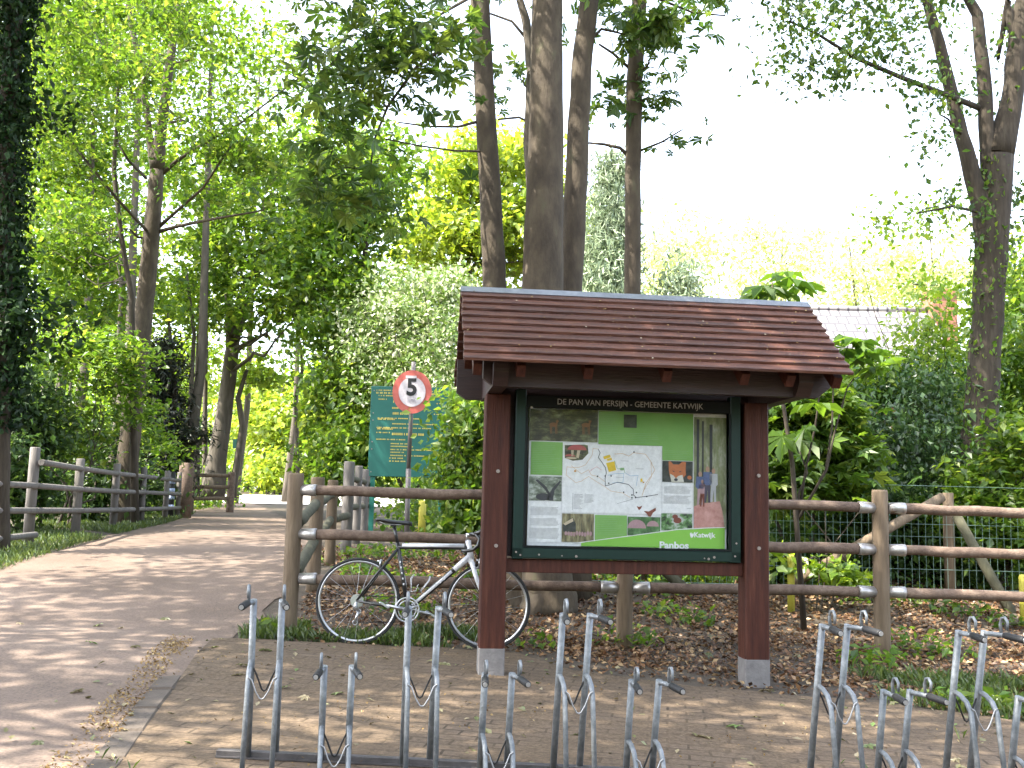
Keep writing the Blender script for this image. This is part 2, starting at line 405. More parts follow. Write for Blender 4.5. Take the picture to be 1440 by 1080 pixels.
flat('bolt', (.28, .24, .22), .4, .5)
flat('paper', (.72, .72, .74), .7); flat('paper_white', (.80, .80, .81), .7)
mat('print_green', [(.3, (.17, .37, .085)), (.7, (.23, .44, .12))], 4, .6); mat('print_lime', [(.3, (.21, .48, .06)), (.7, (.25, .53, .08))], 3, .6)
flat('ink', (.05, .05, .06)); flat('ink_grey', (.36, .36, .38)); flat('ink_orange', (.65, .36, .12)); flat('ink_yellow', (.75, .52, .05)); flat('ink_blue', (.25, .42, .6)); flat('ink_pink', (.7, .4, .4)); flat('ink_green', (.25, .45, .2))
mat('photo_wood', [(.3, (.012, .012, .008)), (.48, (.05, .045, .03)), (.58, (.14, .15, .07)), (.7, (.32, .33, .22))], 9, .6, stretch=(1, 1, 2.4), detail=8)
mat('photo_tree', [(.32, (.03, .04, .03)), (.48, (.18, .21, .16)), (.6, (.5, .53, .48)), (.75, (.72, .74, .72))], 11, .6, detail=8, stretch=(1, 1, 1.6))
mat('photo_walk', [(.3, (.07, .07, .05)), (.5, (.22, .24, .12)), (.62, (.38, .38, .3)), (.8, (.6, .58, .56))], 7, .6, stretch=(2.2, 1, .7), detail=8)
mat('photo_path', [(.3, (.38, .16, .14)), (.7, (.6, .34, .3))], 18, .6)
mat('photo_cabin', [(.35, (.05, .045, .03)), (.5, (.2, .17, .09)), (.65, (.38, .35, .2))], 9, .6, stretch=(4, 1, .7))
mat('photo_dark', [(.35, (.012, .014, .014)), (.7, (.08, .085, .08))], 14, .6)
mat('photo_foliage', [(.35, (.02, .05, .02)), (.55, (.10, .22, .08)), (.75, (.3, .42, .25))], 16, .6)
mat('photo_bird', [(.4, (.02, .03, .02)), (.5, (.12, .26, .08)), (.6, (.5, .52, .5)), (.7, (.05, .06, .05))], 12, .6)
flat('fox', (.50, .17, .07)); flat('fox_white', (.6, .58, .52)); flat('deer', (.24, .11, .05)); flat('cap_red', (.42, .10, .10)); flat('stalk', (.55, .45, .32)); flat('pinkish', (.42, .26, .28))
flat('jacket_blue', (.10, .13, .25)); flat('jacket_grey', (.42, .42, .44)); flat('trouser', (.08, .07, .10)); flat('skin', (.4, .24, .17)); flat('jacket_pink', (.40, .26, .28)); flat('rust_brown', (.22, .07, .05))
mat('sign_green', [(.3, (.009, .10, .08)), (.7, (.013, .12, .096))], 3, .45)
flat('sign_yellow', (.48, .40, .10), .6); flat('sign_white', (.52, .47, .50), .4); mat('sign_red', [(.3, (.40, .075, .06)), (.7, (.50, .13, .105))], 12, .45)
flat('sign_black', (.012, .012, .014), .5); flat('faded_mark', (.38, .34, .38)); flat('pole_grey', (.17, .15, .15), .6, .4); flat('yellow_paint', (.40, .36, .05), .6); flat('green_paint', (.02, .16, .12), .5)
flat('bike_white', (.60, .60, .63), .25, 0, .5, .6); flat('bike_black', (.012, .012, .013), .3, 0, .5, .4); flat('tyre', (.022, .022, .023), .8); mat('alloy', [(.3, (.40, .40, .42)), (.7, (.58, .58, .60))], 20, .3, metal=.9)
mat('brick', [(.3, (.20, .085, .05)), (.7, (.34, .16, .10))], 12, .9); flat('glass_dark', (.02, .025, .03), .1, 0, .8)
flat('petal', (.40, .34, .24), .7); flat('wire_green', (.20, .30, .26), .5, .3); flat('band_blue', (.35, .42, .6), .5)
def tiles():
    m, n, l = nt('roof_tile'); out = n.new('ShaderNodeOutputMaterial'); p = n.new('ShaderNodeBsdfPrincipled'); l.new(p.outputs[0], out.inputs[0])
    tc = n.new('ShaderNodeTexCoord'); br = n.new('ShaderNodeTexBrick'); br.inputs['Scale'].default_value = 1; br.inputs['Brick Width'].default_value = .3; br.inputs['Row Height'].default_value = .3; br.inputs['Mortar Size'].default_value = .035
    br.inputs['Color1'].default_value = (.27, .25, .235, 1); br.inputs['Color2'].default_value = (.18, .16, .165, 1); br.inputs['Mortar'].default_value = (.07, .065, .07, 1)
    l.new(tc.outputs['Object'], br.inputs['Vector']); l.new(br.outputs['Color'], p.inputs['Base Color']); p.inputs['Roughness'].default_value = .6; MATS['roof_tile'] = m
tiles()
def glass():
    m, n, l = nt('glass'); out = n.new('ShaderNodeOutputMaterial'); t = n.new('ShaderNodeBsdfTransparent'); t.inputs[0].default_value = (.99, .995, .99, 1); gl = n.new('ShaderNodeBsdfGlossy'); gl.inputs['Roughness'].default_value = .04
    fr = n.new('ShaderNodeFresnel'); fr.inputs[0].default_value = 1.2; mx = n.new('ShaderNodeMixShader'); l.new(fr.outputs[0], mx.inputs[0]); l.new(t.outputs[0], mx.inputs[1]); l.new(gl.outputs[0], mx.inputs[2]); l.new(mx.outputs[0], out.inputs[0]); MATS['glass'] = m
glass()
leafmat('leaf_mid', [(0, (.040, .092, .010)), (.4, (.068, .138, .014)), (.8, (.11, .185, .022)), (1, (.19, .245, .035))], trans=.52, gloss=.035, tmul=1.9)
leafmat('leaf_dark', [(0, (.020, .048, .011)), (.5, (.038, .082, .016)), (1, (.08, .135, .025))], trans=.4, gloss=.03)
leafmat('leaf_holly', [(0, (.026, .060, .017)), (.6, (.046, .10, .027)), (1, (.09, .155, .04))], trans=.3, gloss=.05, rough=.35)
leafmat('leaf_ivy', [(0, (.007, .020, .006)), (.6, (.012, .034, .009)), (1, (.028, .06, .014))], trans=.2, gloss=.02)
leafmat('leaf_bright', [(0, (.10, .19, .016)), (.5, (.15, .25, .02)), (1, (.23, .31, .035))], trans=.55, tmul=1.9)
leafmat('leaf_yellow', [(0, (.16, .25, .025)), (.5, (.23, .32, .03)), (1, (.32, .38, .05))], trans=.5, tmul=1.6)
leafmat('leaf_hazed', [(0, (.26, .33, .10)), (.5, (.40, .46, .17)), (1, (.52, .55, .28))], trans=.5, tmul=1.5)  # washed-out haze over the far trees is mixed into this leaf colour
leafmat('leaf_blossom', [(0, (.10, .18, .03)), (.6, (.20, .30, .07)), (.7, (.36, .42, .22)), (1, (.58, .58, .44))], trans=.3, tmul=1.2)
leafmat('leaf_spruce', [(0, (.12, .17, .09)), (.5, (.21, .27, .15)), (1, (.36, .42, .26))], trans=.15)
leafmat('leaf_yew', [(0, (.010, .018, .010)), (.6, (.018, .028, .014)), (1, (.05, .045, .022))], trans=.12)
leafmat('leaf_maple', [(0, (.028, .064, .014)), (.5, (.056, .112, .019)), (1, (.13, .185, .03))], trans=.5, gloss=.035, tmul=1.7)
leafmat('leaf_litter', [(0, (.050, .026, .012)), (.3, (.11, .052, .023)), (.55, (.18, .090, .040)), (.8, (.28, .165, .078)), (1, (.38, .27, .14))], trans=.08, gloss=.05)
leafmat('leaf_fallen', [(0, (.09, .11, .035)), (.4, (.18, .15, .07)), (.7, (.27, .22, .13)), (1, (.08, .15, .03))], trans=.1)
leafmat('leaf_crumb', [(0, (.10, .055, .02)), (.4, (.19, .12, .045)), (.8, (.28, .19, .08)), (1, (.36, .28, .14))], trans=.05, gloss=.02)
leafmat('grass', [(0, (.036, .066, .010)), (.5, (.062, .105, .014)), (1, (.12, .16, .028))], trans=.35, tmul=1.4)

# ---------------------------------------------------------------- the setting: ground, path, paving, kerb, road
YS = sorted(set([a for a, b in PROF] + [a for a, b in SX] + [x * .5 for x in range(0, 40)] + list(range(20, 70, 2)) + [80, 100, 150, 250]))
XS = [-300, -80, -30, -15, -10, -8, -6, -4, -2, 0, 2, 4, 6, 8, 10, 15, 30, 80, 300]
mb = MB(); mb.smooth = True
vs = [(x, y, g(x, y)) for y in YS for x in XS]; nx = len(XS)
mb.add(vs, [(j * nx + i, j * nx + i + 1, (j + 1) * nx + i + 1, (j + 1) * nx + i) for j in range(len(YS) - 1) for i in range(nx - 1)], True)
mb.build('ground', 'soil', kind='structure')

KERB = [(-1.2, 0), (-1.45, 2), (-1.75, 4.3), (-2.02, 5.6), (-2.27, 7.0), (-2.42, 7.9)]
def kx(y): return float(np.interp(y, [b for a, b in KERB], [a for a, b in KERB]))
PL = [(-6.5, -4), (-6.2, 5), (-5.8, 9), (-5.6, 11), (-6.1, 15), (-6.9, 20), (-8.8, 28), (-11.3, 36), (-15, 46)]
PR = [(-.9, -4), (-1.2, 0), (-1.45, 2), (-1.75, 4.3), (-2.27, 7.0), (-2.15, 7.9), (-2.1, 8.6), (-2.25, 10.3), (-2.5, 13), (-3.3, 17), (-4.6, 22), (-6.4, 28), (-8.8, 36), (-12, 46)]
def wav(y, k): return .07 * math.sin(y * 2.3 + k) + .05 * math.sin(y * 5.1 + 2 * k) + .03 * math.sin(y * 11 + k)
ys = [y for y in np.arange(-4, 46.01, .25)]
ys = sorted(set([float(y) for y in ys] + [a for a, b in PROF if -4 < a < 46] + [a for a, b in SX if -4 < a < 46]))
mb = MB(); rows = []
for y in ys:
    xl = float(np.interp(y, [b for a, b in PL], [a for a, b in PL])) + wav(y, 1); xr = float(np.interp(y, [b for a, b in PR], [a for a, b in PR])) + (wav(y, 3) if y > 8.2 else 0) + (.25 if y < 8.0 else 0)
    rows.append([xl + (xr - xl) * i / 8 for i in range(9)])
vs = [(x, y, g(x, y) + .008) for y, r in zip(ys, rows) for x in r]
mb.add(vs, [(j * 9 + i, j * 9 + i + 1, (j + 1) * 9 + i + 1, (j + 1) * 9 + i) for j in range(len(ys) - 1) for i in range(8)], True)
mb.build('path', 'path_gravel', kind='structure')

# paving of small bricks under the racks and the board
PB = [(-2.3, 7.95), (-1.2, 7.95), (-.1, 7.93), (.1, 7.85), (.45, 7.35), (.9, 7.1), (1.6, 6.92), (2.5, 6.75), (3.2, 6.3), (4.2, 6.0), (9, 5.6)]
xs = list(np.arange(-2.3, 9.01, .1)); tt = [0, 2, 4, 5, 5.5, 6]
mb = MB(); vv = []
for x in xs:
    yb = float(np.interp(x, [a for a, b in PB], [b for a, b in PB])) + .02 * math.sin(x * 9) + .02 * math.sin(x * 23)
    row = [-3, 0, 2, 4, 5, 6.0] if yb > 6.05 else [-3, 0, 2, 4, 5, yb * .99]
    row = row + [row[-1] + (yb - row[-1]) * k / 8 for k in range(1, 9)]
    for y in row:
        xx = max(x, kx(y) + .145); vv.append((xx, y, g(xx, y) + .012))
nn = 14
mb.add(vv, [(i * nn + j, (i + 1) * nn + j, (i + 1) * nn + j + 1, i * nn + j + 1) for i in range(len(xs) - 1) for j in range(nn - 1)], True)
mb.build('paving', 'pavers', kind='structure')
# kerb stones, laid end to end
mb = MB(); y = -1.0
while y < 6.4:
    L = .5; a = Vector((kx(y), y, g(kx(y), y))); b = Vector((kx(y + L), y + L, g(kx(y + L), y + L)))
    d = (b - a); ang = math.atan2(d.y, d.x); rot = Matrix.Rotation(ang, 3, 'Z')
    c = (a + b) / 2 + rot @ Vector((0, -.075, 0)) + Vector((0, 0, -.048 + random.uniform(-.004, .004)))
    mb.box(c, (d.length - .012, .145, .13), rot, .012); y += L + .0
mb.build('kerb', 'kerb', kind='structure')
# pale sunny road where the path ends
mb = MB(); rr = [(x, y) for y in (40, 43, 45, 48, 52, 56) for x in (-45, -30, -22, -15, -10, -6, -4)]
for k, (x, y) in enumerate(rr):
    pass
vs = [(x, y, g(x, y) + .03) for x, y in rr]
mb.add(vs, [(j * 7 + i, j * 7 + i + 1, (j + 1) * 7 + i + 1, (j + 1) * 7 + i) for j in range(5) for i in range(6)], True)
mb.build('road', 'road_pale', kind='structure')

# ---------------------------------------------------------------- litter, grass, fallen leaves (nobody could count them)
def scatter(n, fx, y0, y1, z=.01, keep=None):
    P = []
    y = RNG.uniform(y0, y1, n); lo = np.array([fx(v)[0] for v in y]); hi = np.array([fx(v)[1] for v in y])
    x = lo + RNG.uniform(0, 1, n) * (hi - lo); P = np.stack([x, y, gnp(x, y) + z + RNG.uniform(0, .02, n)], -1)
    if keep is not None: P = P[keep(P)]
    return P
def nz(P, s, seed=0):
    """cheap smooth noise for clumping"""
    x, y = P[:, 0] * s + seed, P[:, 1] * s + seed * 1.7
    return (np.sin(x * 1.3 + 2 * np.sin(y * .7)) + np.sin(y * 1.9 + 1.5 * np.sin(x * 1.1)) + np.sin((x + y) * 2.7) * .6) / 2.6
pbx = lambda x: np.interp(x, [a for a, b in PB], [b for a, b in PB])
P = scatter(85000, lambda y: (-1.95 if y < 12 else -2.6 - (y - 12) * .2, 4.5 + (y - 7) * .8), 6.1, 14.5, .008, lambda P: (P[:, 1] > pbx(P[:, 0]) + .05 + .1 * nz(P, 4)) & (RNG.uniform(size=len(P)) < np.where(P[:, 1] < pbx(P[:, 0]) + .45, .35, 1) * (.72 + .4 * nz(P, 2.2, 5))))
V, Q = leaves(P, .046, 'oval', .5)
tag(npmesh('leaf_litter', V, Q, 'leaf_litter', kind='stuff'), 'brown dead leaves covering the bank behind and below the log fence', 'leaf litter')
P = scatter(26000, lambda y: (-1.9 if y < 12 else -2.3, 4.3 + (y - 7) * .8), 6.4, 14.0, .02, lambda P: (P[:, 1] > pbx(P[:, 0]) + .12) & (nz(P, 1.9, 9) + .45 * (P[:, 1] > 10.2) > .60))
V, Q = leaves(P, .075, 'oval', .5, upright=False); V[:, 2] += np.repeat(RNG.uniform(.0, .13, len(P)), 4)
tag(npmesh('ground_cover', V, Q, 'leaf_mid', kind='stuff'), 'low green creeping plants growing through the dead leaves', 'ground cover')
def grassy(name, label, n, fx, y0, y1, size, keep=None, m='grass'):
    P = scatter(n, fx, y0, y1, -.01, keep); V, Q = leaves(P, size, 'grass', .3, upright=True)
    tag(npmesh(name, V, Q, m, kind='stuff'), label, 'grass')
grassy('grass_tufts', 'bright grass tufts at the fence foot beside the racing bicycle', 6000, lambda y: (-2.1, .0), 7.98, 8.7, .07, lambda P: (nz(P, 3.1, 2) > .0) | (P[:, 0] < -1.0) & (P[:, 1] < 8.4) & (nz(P, 5, 2) > -.3))
grassy('grass_corner', 'green grass patch in front of the fence at the right edge', 9000, lambda y: (2.35, 5.2), 6.1, 7.7, .08, lambda P: (P[:, 1] > pbx(P[:, 0]) + .1) & (nz(P, 2.6, 4) + (P[:, 0] - 2.9) * .55 > .1))
grassy('grass_verge', 'shaded grass verge at the foot of the left log fence', 30000, lambda y: (float(np.interp(y, [b for a, b in PL], [a for a, b in PL])) - 1.9, float(np.interp(y, [b for a, b in PL], [a for a, b in PL])) + .12), 9, 27, .085, lambda P: nz(P, 1.3, 3) > -.45)
P = scatter(700, lambda y: (kx(y) - .5 if y < 7 else -2.6, 5.5), 3.2, 8.1, .014, lambda P: (P[:, 1] < pbx(P[:, 0]) + .3) & ((nz(P, 2.3, 8) > -.2) | (RNG.uniform(size=len(P)) < .35)))
V, Q = leaves(P, .042, 'oval', .25, .6)
P2 = scatter(120, lambda y: (kx(y) - 3.2 if y < 7 else -5, 5.5), 3.2, 9.0, .014); V2, Q2 = leaves(P2, .06, 'maple', .2, .5)
V, Q = join((V, Q), (V2, Q2))
tag(npmesh('fallen_leaves', V, Q, 'leaf_fallen', kind='stuff'), 'small yellow and green leaves strewn over the paving and path edge', 'fallen leaves')
P3 = scatter(5000, lambda y: (kx(y) - .17, kx(y) + .04), 2.2, 7.9, .010, lambda P: RNG.uniform(size=len(P)) < .55 + .5 * nz(P, 3.3, 6)); V3, Q3 = leaves(P3, .017, 'oval', .5, .6)
P4 = scatter(3500, lambda y: (kx(y), 5.5), 3.2, 8.1, .013, lambda P: (P[:, 1] < pbx(P[:, 0]) + .1) & (nz(P, 2.1, 17) > .15)); V4, Q4 = leaves(P4, .014, 'oval', .5, .6)
V, Q = join((V3, Q3), (V4, Q4)); tag(npmesh('crumbled_litter', V, Q, 'leaf_crumb', kind='stuff'), 'fine brown crumbs of dead leaves along the kerb and over the paving', 'leaf litter')
P = scatter(900, lambda y: (kx(y) - .1, 4.5), 3.2, 7.9, .005, lambda P: nz(P, 2.9, 12) > .75)
V, Q = leaves(P, .06, 'grass', .3, upright=True)
tag(npmesh('weed_tufts', V, Q, 'grass', kind='stuff'), 'little grass weeds sprouting between the paving bricks', 'weeds')
# ---------------------------------------------------------------- information kiosk (local: x along the board, y away, z up)
def text_mesh(name, s, size, loc, m, parent, rot=(math.pi / 2, 0, 0), sx=1.0, bold=0.0, ext=.0015, width=None, shear=0.):
    cu = bpy.data.curves.new(name, 'FONT'); cu.body = s; cu.size = size; cu.extrude = ext; cu.offset = bold; cu.align_x = 'CENTER'; cu.align_y = 'CENTER'; cu.resolution_u = 3; cu.shear = shear
    o = bpy.data.objects.new(name + '_curve', cu); col.objects.link(o)
    dg = bpy.context.evaluated_depsgraph_get(); me = bpy.data.meshes.new_from_object(o.evaluated_get(dg)); col.objects.unlink(o); bpy.data.objects.remove(o)
    xs = [v.co.x for v in me.vertices]; w = max(xs) - min(xs)
    k = (width / w) if width else sx
    me.materials.clear(); me.materials.append(MATS[m])
    R = Matrix.Rotation(rot[2], 3, 'Z') @ Matrix.Rotation(rot[0], 3, 'X')
    for v in me.vertices: v.co = R @ Vector((v.co.x * k, v.co.y, v.co.z)) + Vector(loc)
    o = bpy.data.objects.new(name, me); col.objects.link(o); o.parent = parent
    return o

KX, KY, KR = .825, 7.093, math.atan(.1)
kiosk = thing('information_kiosk', 'dark red timber information kiosk with board roof, map poster and white lettering', 'kiosk', (KX, KY, 0), KR)
def gk(lx, ly):
    return g(KX + lx * math.cos(KR) - ly * math.sin(KR), KY + lx * math.sin(KR) + ly * math.cos(KR))
for sx in (-1, 1):
    x = sx * .93; zb = gk(x, 0)
    mb = MB(); mb.box((x, 0, (zb + .17 + 1.95) / 2), (.175, .165, 1.95 - zb - .17), None, .008)
    p = mb.build('post', 'stain', kiosk)
    mb = MB(); mb.box((x, 0, zb + .06), (.178, .168, .26), None, .006); mb.build('post_base', 'concrete', p)
    for z in (1.43, .92) if sx > 0 else (1.41, .90):
        MB().tube([(x + .01, -.083, z), (x + .01, -.095, z)], .013, 8).build('bolt', 'bolt', p)
# longitudinal beams, front and back
for y, nm in ((-.46, 'front'), (.46, 'rear')):
    x0, x1 = (-1.07 if y < 0 else -1.2), 1.30; zt, zb = (2.25, 1.955)
    pts = [(x0, y - .035, zt), (x0, y - .035, zb + .05), (x0 + .07, y - .035, zb), (x1 - .09, y - .035, zb), (x1, y - .035, zb + .07), (x1, y - .035, zt)]
    MB().extr(pts, (0, .07, 0)).build('beam', 'stain_dark', kiosk)
# cross beams on the posts with chamfered ends
for sx in (-1, 1):
    x = (-1.01 if sx < 0 else 1.04); zt, zb = 2.10, 1.951
    pts = [(x, -.60, zt), (x, -.60, zt - .06), (x, -.53, zb), (x, .53, zb), (x, .60, zt - .06), (x, .60, zt)]
    MB().extr(pts, (.10, 0, 0)).build('cross_beam', 'stain_dark', kiosk)
# rafters: a pair every .5 m
XR0, XR1 = -1.21, 1.35; EY, EZ, RZ = .74, 2.08, 2.68
sl = Vector((0, EY, -(RZ - EZ))).normalized(); slen = math.hypot(EY, RZ - EZ)
for x in (-1.12, -.84, -.40, .12, .64, .95, 1.27):
    mb = MB()
    for sy in (-1, 1):
        a = Vector((x, 0, RZ - .035)); d = Vector((0, sy * EY, -(RZ - EZ))).normalized()
        nrm = Vector((0, sy * (RZ - EZ), EY)).normalized()
        p0 = a - nrm * .005; L = slen - .045
        q = [p0, p0 + d * L, p0 + d * L - nrm * .085, p0 - nrm * .085]
        mb.extr([v + Vector((-.028, 0, 0)) for v in q], (.056, 0, 0))
    mb.build('rafter', 'stain', kiosk)
# roof: ten overlapping boards each side
mb = MB()
for sy in (-1, 1):
    d = Vector((0, sy * EY, -(RZ - EZ))).normalized(); nrm = Vector((0, sy * (RZ - EZ), EY)).normalized()
    for k in range(10):
        a = k * slen / 10; e0 = random.uniform(-.006, .006); e1 = random.uniform(-.006, .006)
        c = Vector((0, 0, RZ)) + d * (a + slen / 20 + .004)
        tilt = Matrix.Rotation((1 if sy < 0 else -1) * .13, 3, 'X')
        fr = Matrix((Vector((1, 0, 0)), d, nrm if sy > 0 else nrm)).transposed()
        ax = Vector((1, 0, 0)); rot = Matrix.Rotation(.21 * sy, 3, 'X') @ fr
        # boards may bow slightly
        mb.box(c + nrm * .012 + Vector(((XR0 + XR1) / 2 + (e0 + e1) / 2, 0, 0)), (XR1 - XR0 + e1 - e0, slen / 10 + .018, .022), rot, .003)
roof = mb.build('roof', 'roof_board', kiosk)
mb = MB()
mb.extr([(XR0 - .004, -.055, RZ - .005), (XR0 - .004, 0, RZ + .042), (XR0 - .004, .055, RZ - .005), (XR0 - .004, .05, RZ - .012), (XR0 - .004, 0, RZ + .034), (XR0 - .004, -.05, RZ - .012)], (XR1 - XR0 + .008, 0, 0))
mb.build('ridge_cap', 'flashing', roof)
# rail under the case
MB().box((0, .0, .765), (1.683, .07, .092), None, .004).build('lower_rail', 'stain', kiosk)
MB().box((0, .05, 1.40), (1.683, .02, 1.15), None, 0).build('back_panel', 'stain_dark', kiosk)
# display case: dark green frame, header, poster behind glass
fx0, fx1, fz0, fz1 = -.805, .815, .818, 1.945
mb = MB(); yf = -.03; dp = .09
w = .075
mb.box(((fx0 + fx1) / 2, yf, fz0 + w / 2), (fx1 - fx0, dp, w), None, .006)
mb.box((fx0 + w / 2, yf, (fz0 + w + 1.83) / 2 + .04), (w, dp, 1.83 - fz0 - w + .24), None, .006)
mb.box((fx1 - w / 2, yf, (fz0 + w + 1.83) / 2 + .04), (w, dp, 1.83 - fz0 - w + .24), None, .006)
case = mb.build('display_case', 'frame_green', kiosk)
mb = MB()
mb.box(((fx0 + fx1) / 2, yf + .002, 1.908), (fx1 - fx0 - 2 * w - .002, dp - .008, .085), None, .004)
mb.build('header_panel', 'board_black', case)
mb = MB()
for a, b, c, dd in ((fx0 + w + .012, fx1 - w - .012, fz0 + w + .012, 1.862),):
    for (x0, z0, x1, z1) in ((a - .012, c - .012, b + .012, c), (a - .012, c, a, dd), (b, c, b + .012, dd)):
        mb.box(((x0 + x1) / 2, yf - .047, (z0 + z1) / 2), (x1 - x0, .006, z1 - z0))
mb.build('inner_bead', 'board_black', case)
text_mesh('header_lettering', 'DE PAN VAN PERSIJN - GEMEENTE KATWIJK', .058, (.012, yf - .0445, 1.908), 'letter_grey', case, width=1.05, bold=0)
mb = MB()
for x, z in ((-.75, .84), (-.62, .845), (-.46, .84), (-.36, .838), (.55, .842), (.62, .85), (.58, .838), (.77, .86), (-.78, .86), (-.695, 1.862), (.78, .95)):
    MB().tube([(x, yf - .044, z), (x, yf - .050, z)], random.choice((.005, .007, .009)), 8).build('screw', 'bolt', case)
# poster: printed sheets, each a hair proud of the last
ZX = lambda zx: (zx - 690) * .001149 + .018
ZZ = lambda zy: 1.865 - (zy - 165) * .001164
PY = .0
def rect(x0, y0, x1, y1, lift, mb=None):
    mb = mb or MB(); y = PY - lift
    mb.poly([(ZX(x0), y, ZZ(y1)), (ZX(x1), y, ZZ(y1)), (ZX(x1), y, ZZ(y0)), (ZX(x0), y, ZZ(y0))]); return mb
def pl(pts, lift, mb=None):
    mb = mb or MB(); y = PY - lift; q = [(ZX(a), y, ZZ(b)) for a, b in pts]
    ar = sum(q[i][0] * q[(i + 1) % len(q)][2] - q[(i + 1) % len(q)][0] * q[i][2] for i in range(len(q)))
    mb.poly(q if ar > 0 else q[::-1]); return mb
def ell(cx, cy, rx, ry, lift, mb=None, n=14, a0=0, a1=2 * math.pi):
    return pl([(cx + rx * math.cos(a0 + (a1 - a0) * i / n), cy - ry * math.sin(a0 + (a1 - a0) * i / n)) for i in range(n + (0 if a1 - a0 > 6.2 else 1))], lift, mb)
def line(pts, w, lift, mb):
    y = PY - lift
    for (a, b), (c, d) in zip(pts[:-1], pts[1:]):
        p = Vector((ZX(a), 0, ZZ(b))); q = Vector((ZX(c), 0, ZZ(d))); t = (q - p)
        if t.length < 1e-6: continue
        t.normalize(); n_ = Vector((-t.z, 0, t.x)) * w / 2; p -= t * w * .3; q += t * w * .3; o = Vector((0, y, 0))
        mb.poly([p - n_ + o, q - n_ + o, q + n_ + o, p + n_ + o])
mb = MB(); mb.box((ZX(690), .012, (ZZ(165) + ZZ(990)) / 2), (1.43, .02, .962)); poster = mb.build('poster', 'paper', kiosk)
L1, L2, L3, L4 = .003, .005, .007, .009
sub = lambda mb, nm, m: mb.build(nm, m, poster)
sub(rect(70, 166, 493, 362, L1), 'deer_photo', 'photo_wood')
mb = MB()
for cx, cy, s in ((215, 262, 1), (418, 258, 1.05)):
    ell(cx, cy, 26 * s, 13 * s, L2, mb); ell(cx + 24 * s, cy - 22 * s, 9 * s, 7 * s, L2, mb)
    for dx in (-20, -13, 12, 20): pl([(cx + dx * s - 3, cy), (cx + dx * s + 3, cy), (cx + dx * s + 5, cy + 55 * s), (cx + dx * s + 1, cy + 55 * s)], L3, mb)
    pl([(cx + 12 * s, cy), (cx + 22 * s, cy + 4), (cx + 30 * s, cy - 22 * s), (cx + 20 * s, cy - 24 * s)], L3, mb)
sub(mb, 'deer', 'deer')
mb = rect(498, 168, 1098, 372, L1); rect(902, 372, 1098, 458, L1, mb); rect(80, 368, 276, 568, L1, mb); rect(484, 800, 684, 960, L1, mb); sub(mb, 'green_panel', 'print_green')
mb = MB()
for (x0, x1, ys_) in ((90, 262, range(390, 560, 11)), (508, 880, range(300, 365, 11)), (915, 1085, range(400, 452, 11)), (494, 672, range(815, 925, 11)), (510, 640, range(190, 280, 11))):
    for yy in ys_:
        line([(x0, yy), (x1 - random.uniform(0, 60), yy)], .0022, L2, mb)
sub(mb, 'green_panel_text', 'ink_green')
sub(rect(656, 186, 738, 266, L2), 'small_photo', 'photo_dark')
mb = rect(278, 374, 896, 790, L1); rect(905, 600, 1096, 778, L1, mb); rect(68, 725, 274, 970, L1, mb); sub(mb, 'map_sheet', 'paper_white')
sub(rect(72, 576, 274, 724, L1), 'tree_photo', 'photo_tree')
mb = MB(); pl([(110, 600), (125, 596), (180, 640), (215, 700), (200, 700), (170, 655)], L2, mb); pl([(180, 720), (215, 650), (262, 600), (270, 606), (230, 660), (222, 722)], L2, mb); ell(160, 700, 45, 22, L2, mb); sub(mb, 'twisted_branch', 'ink')
mb = MB()
for (x0, x1, y0, y1) in ((85, 268, 762, 812), (82, 264, 830, 872), (80, 262, 888, 950), (915, 1085, 618, 660), (912, 1085, 675, 725), (350, 410, 680, 770), (425, 480, 680, 730)):
    y = y0
    while y < y1:
        line([(x0, y), (x1 - random.uniform(0, 25), y)], .0022, L2, mb); y += 6.5
line([(1060, 748), (1085, 748)], .003, L2, mb)
line([(344, 672), (344, 775)], .003, L2, mb); line([(420, 672), (420, 730)], .003, L2, mb)
for x, y in ((640, 470), (735, 515), (610, 570)): line([(x, y), (x + 50, y)], .0025, L2, mb)
sub(mb, 'small_print', 'ink_grey')
# map linework
mb = MB(); line([(497, 402), (510, 425), (498, 452), (520, 480), (545, 515), (550, 545), (543, 580), (545, 625)], .0042, L2, mb)
line([(545, 625), (580, 615), (620, 600), (690, 612), (720, 640), (722, 675), (740, 690), (800, 682), (875, 668)], .004, L2, mb); line([(620, 730), (720, 700)], .0018, L2, mb); sub(mb, 'map_road', 'ink')
mb = MB(); line([(332, 508), (365, 535), (395, 555), (440, 530), (455, 560), (500, 570), (543, 600)], .0022, L2, mb)
line([(497, 402), (465, 400), (460, 440), (420, 500), (385, 515), (340, 520), (305, 515), (300, 565), (360, 610), (395, 600), (440, 570), (480, 595), (540, 628), (580, 655), (655, 665), (700, 690)], .0022, L2, mb)
line([(600, 430), (650, 425), (690, 440), (720, 418), (795, 425), (830, 470), (855, 520), (830, 560), (800, 600), (775, 680)], .0026, L2, mb); line([(830, 470), (835, 560), (790, 640)], .002, L2, mb); sub(mb, 'map_trail', 'ink_orange')
mb = MB(); line([(560, 560), (600, 550), (660, 545), (655, 600), (590, 605)], .0026, L2, mb); line([(665, 540), (700, 560), (750, 555), (738, 620)], .0026, L2, mb); sub(mb, 'map_water', 'ink_blue')
mb = MB(); line([(455, 530), (490, 510), (520, 530)], .003, L2, mb); line([(440, 545), (460, 530)], .003, L2, mb); sub(mb, 'map_boundary', 'ink_pink')
mb = MB(); line([(600, 470), (620, 520), (660, 512), (665, 540)], .003, L2, mb); ell(648, 520, 14, 8, L2, mb); sub(mb, 'map_wood', 'ink_green')
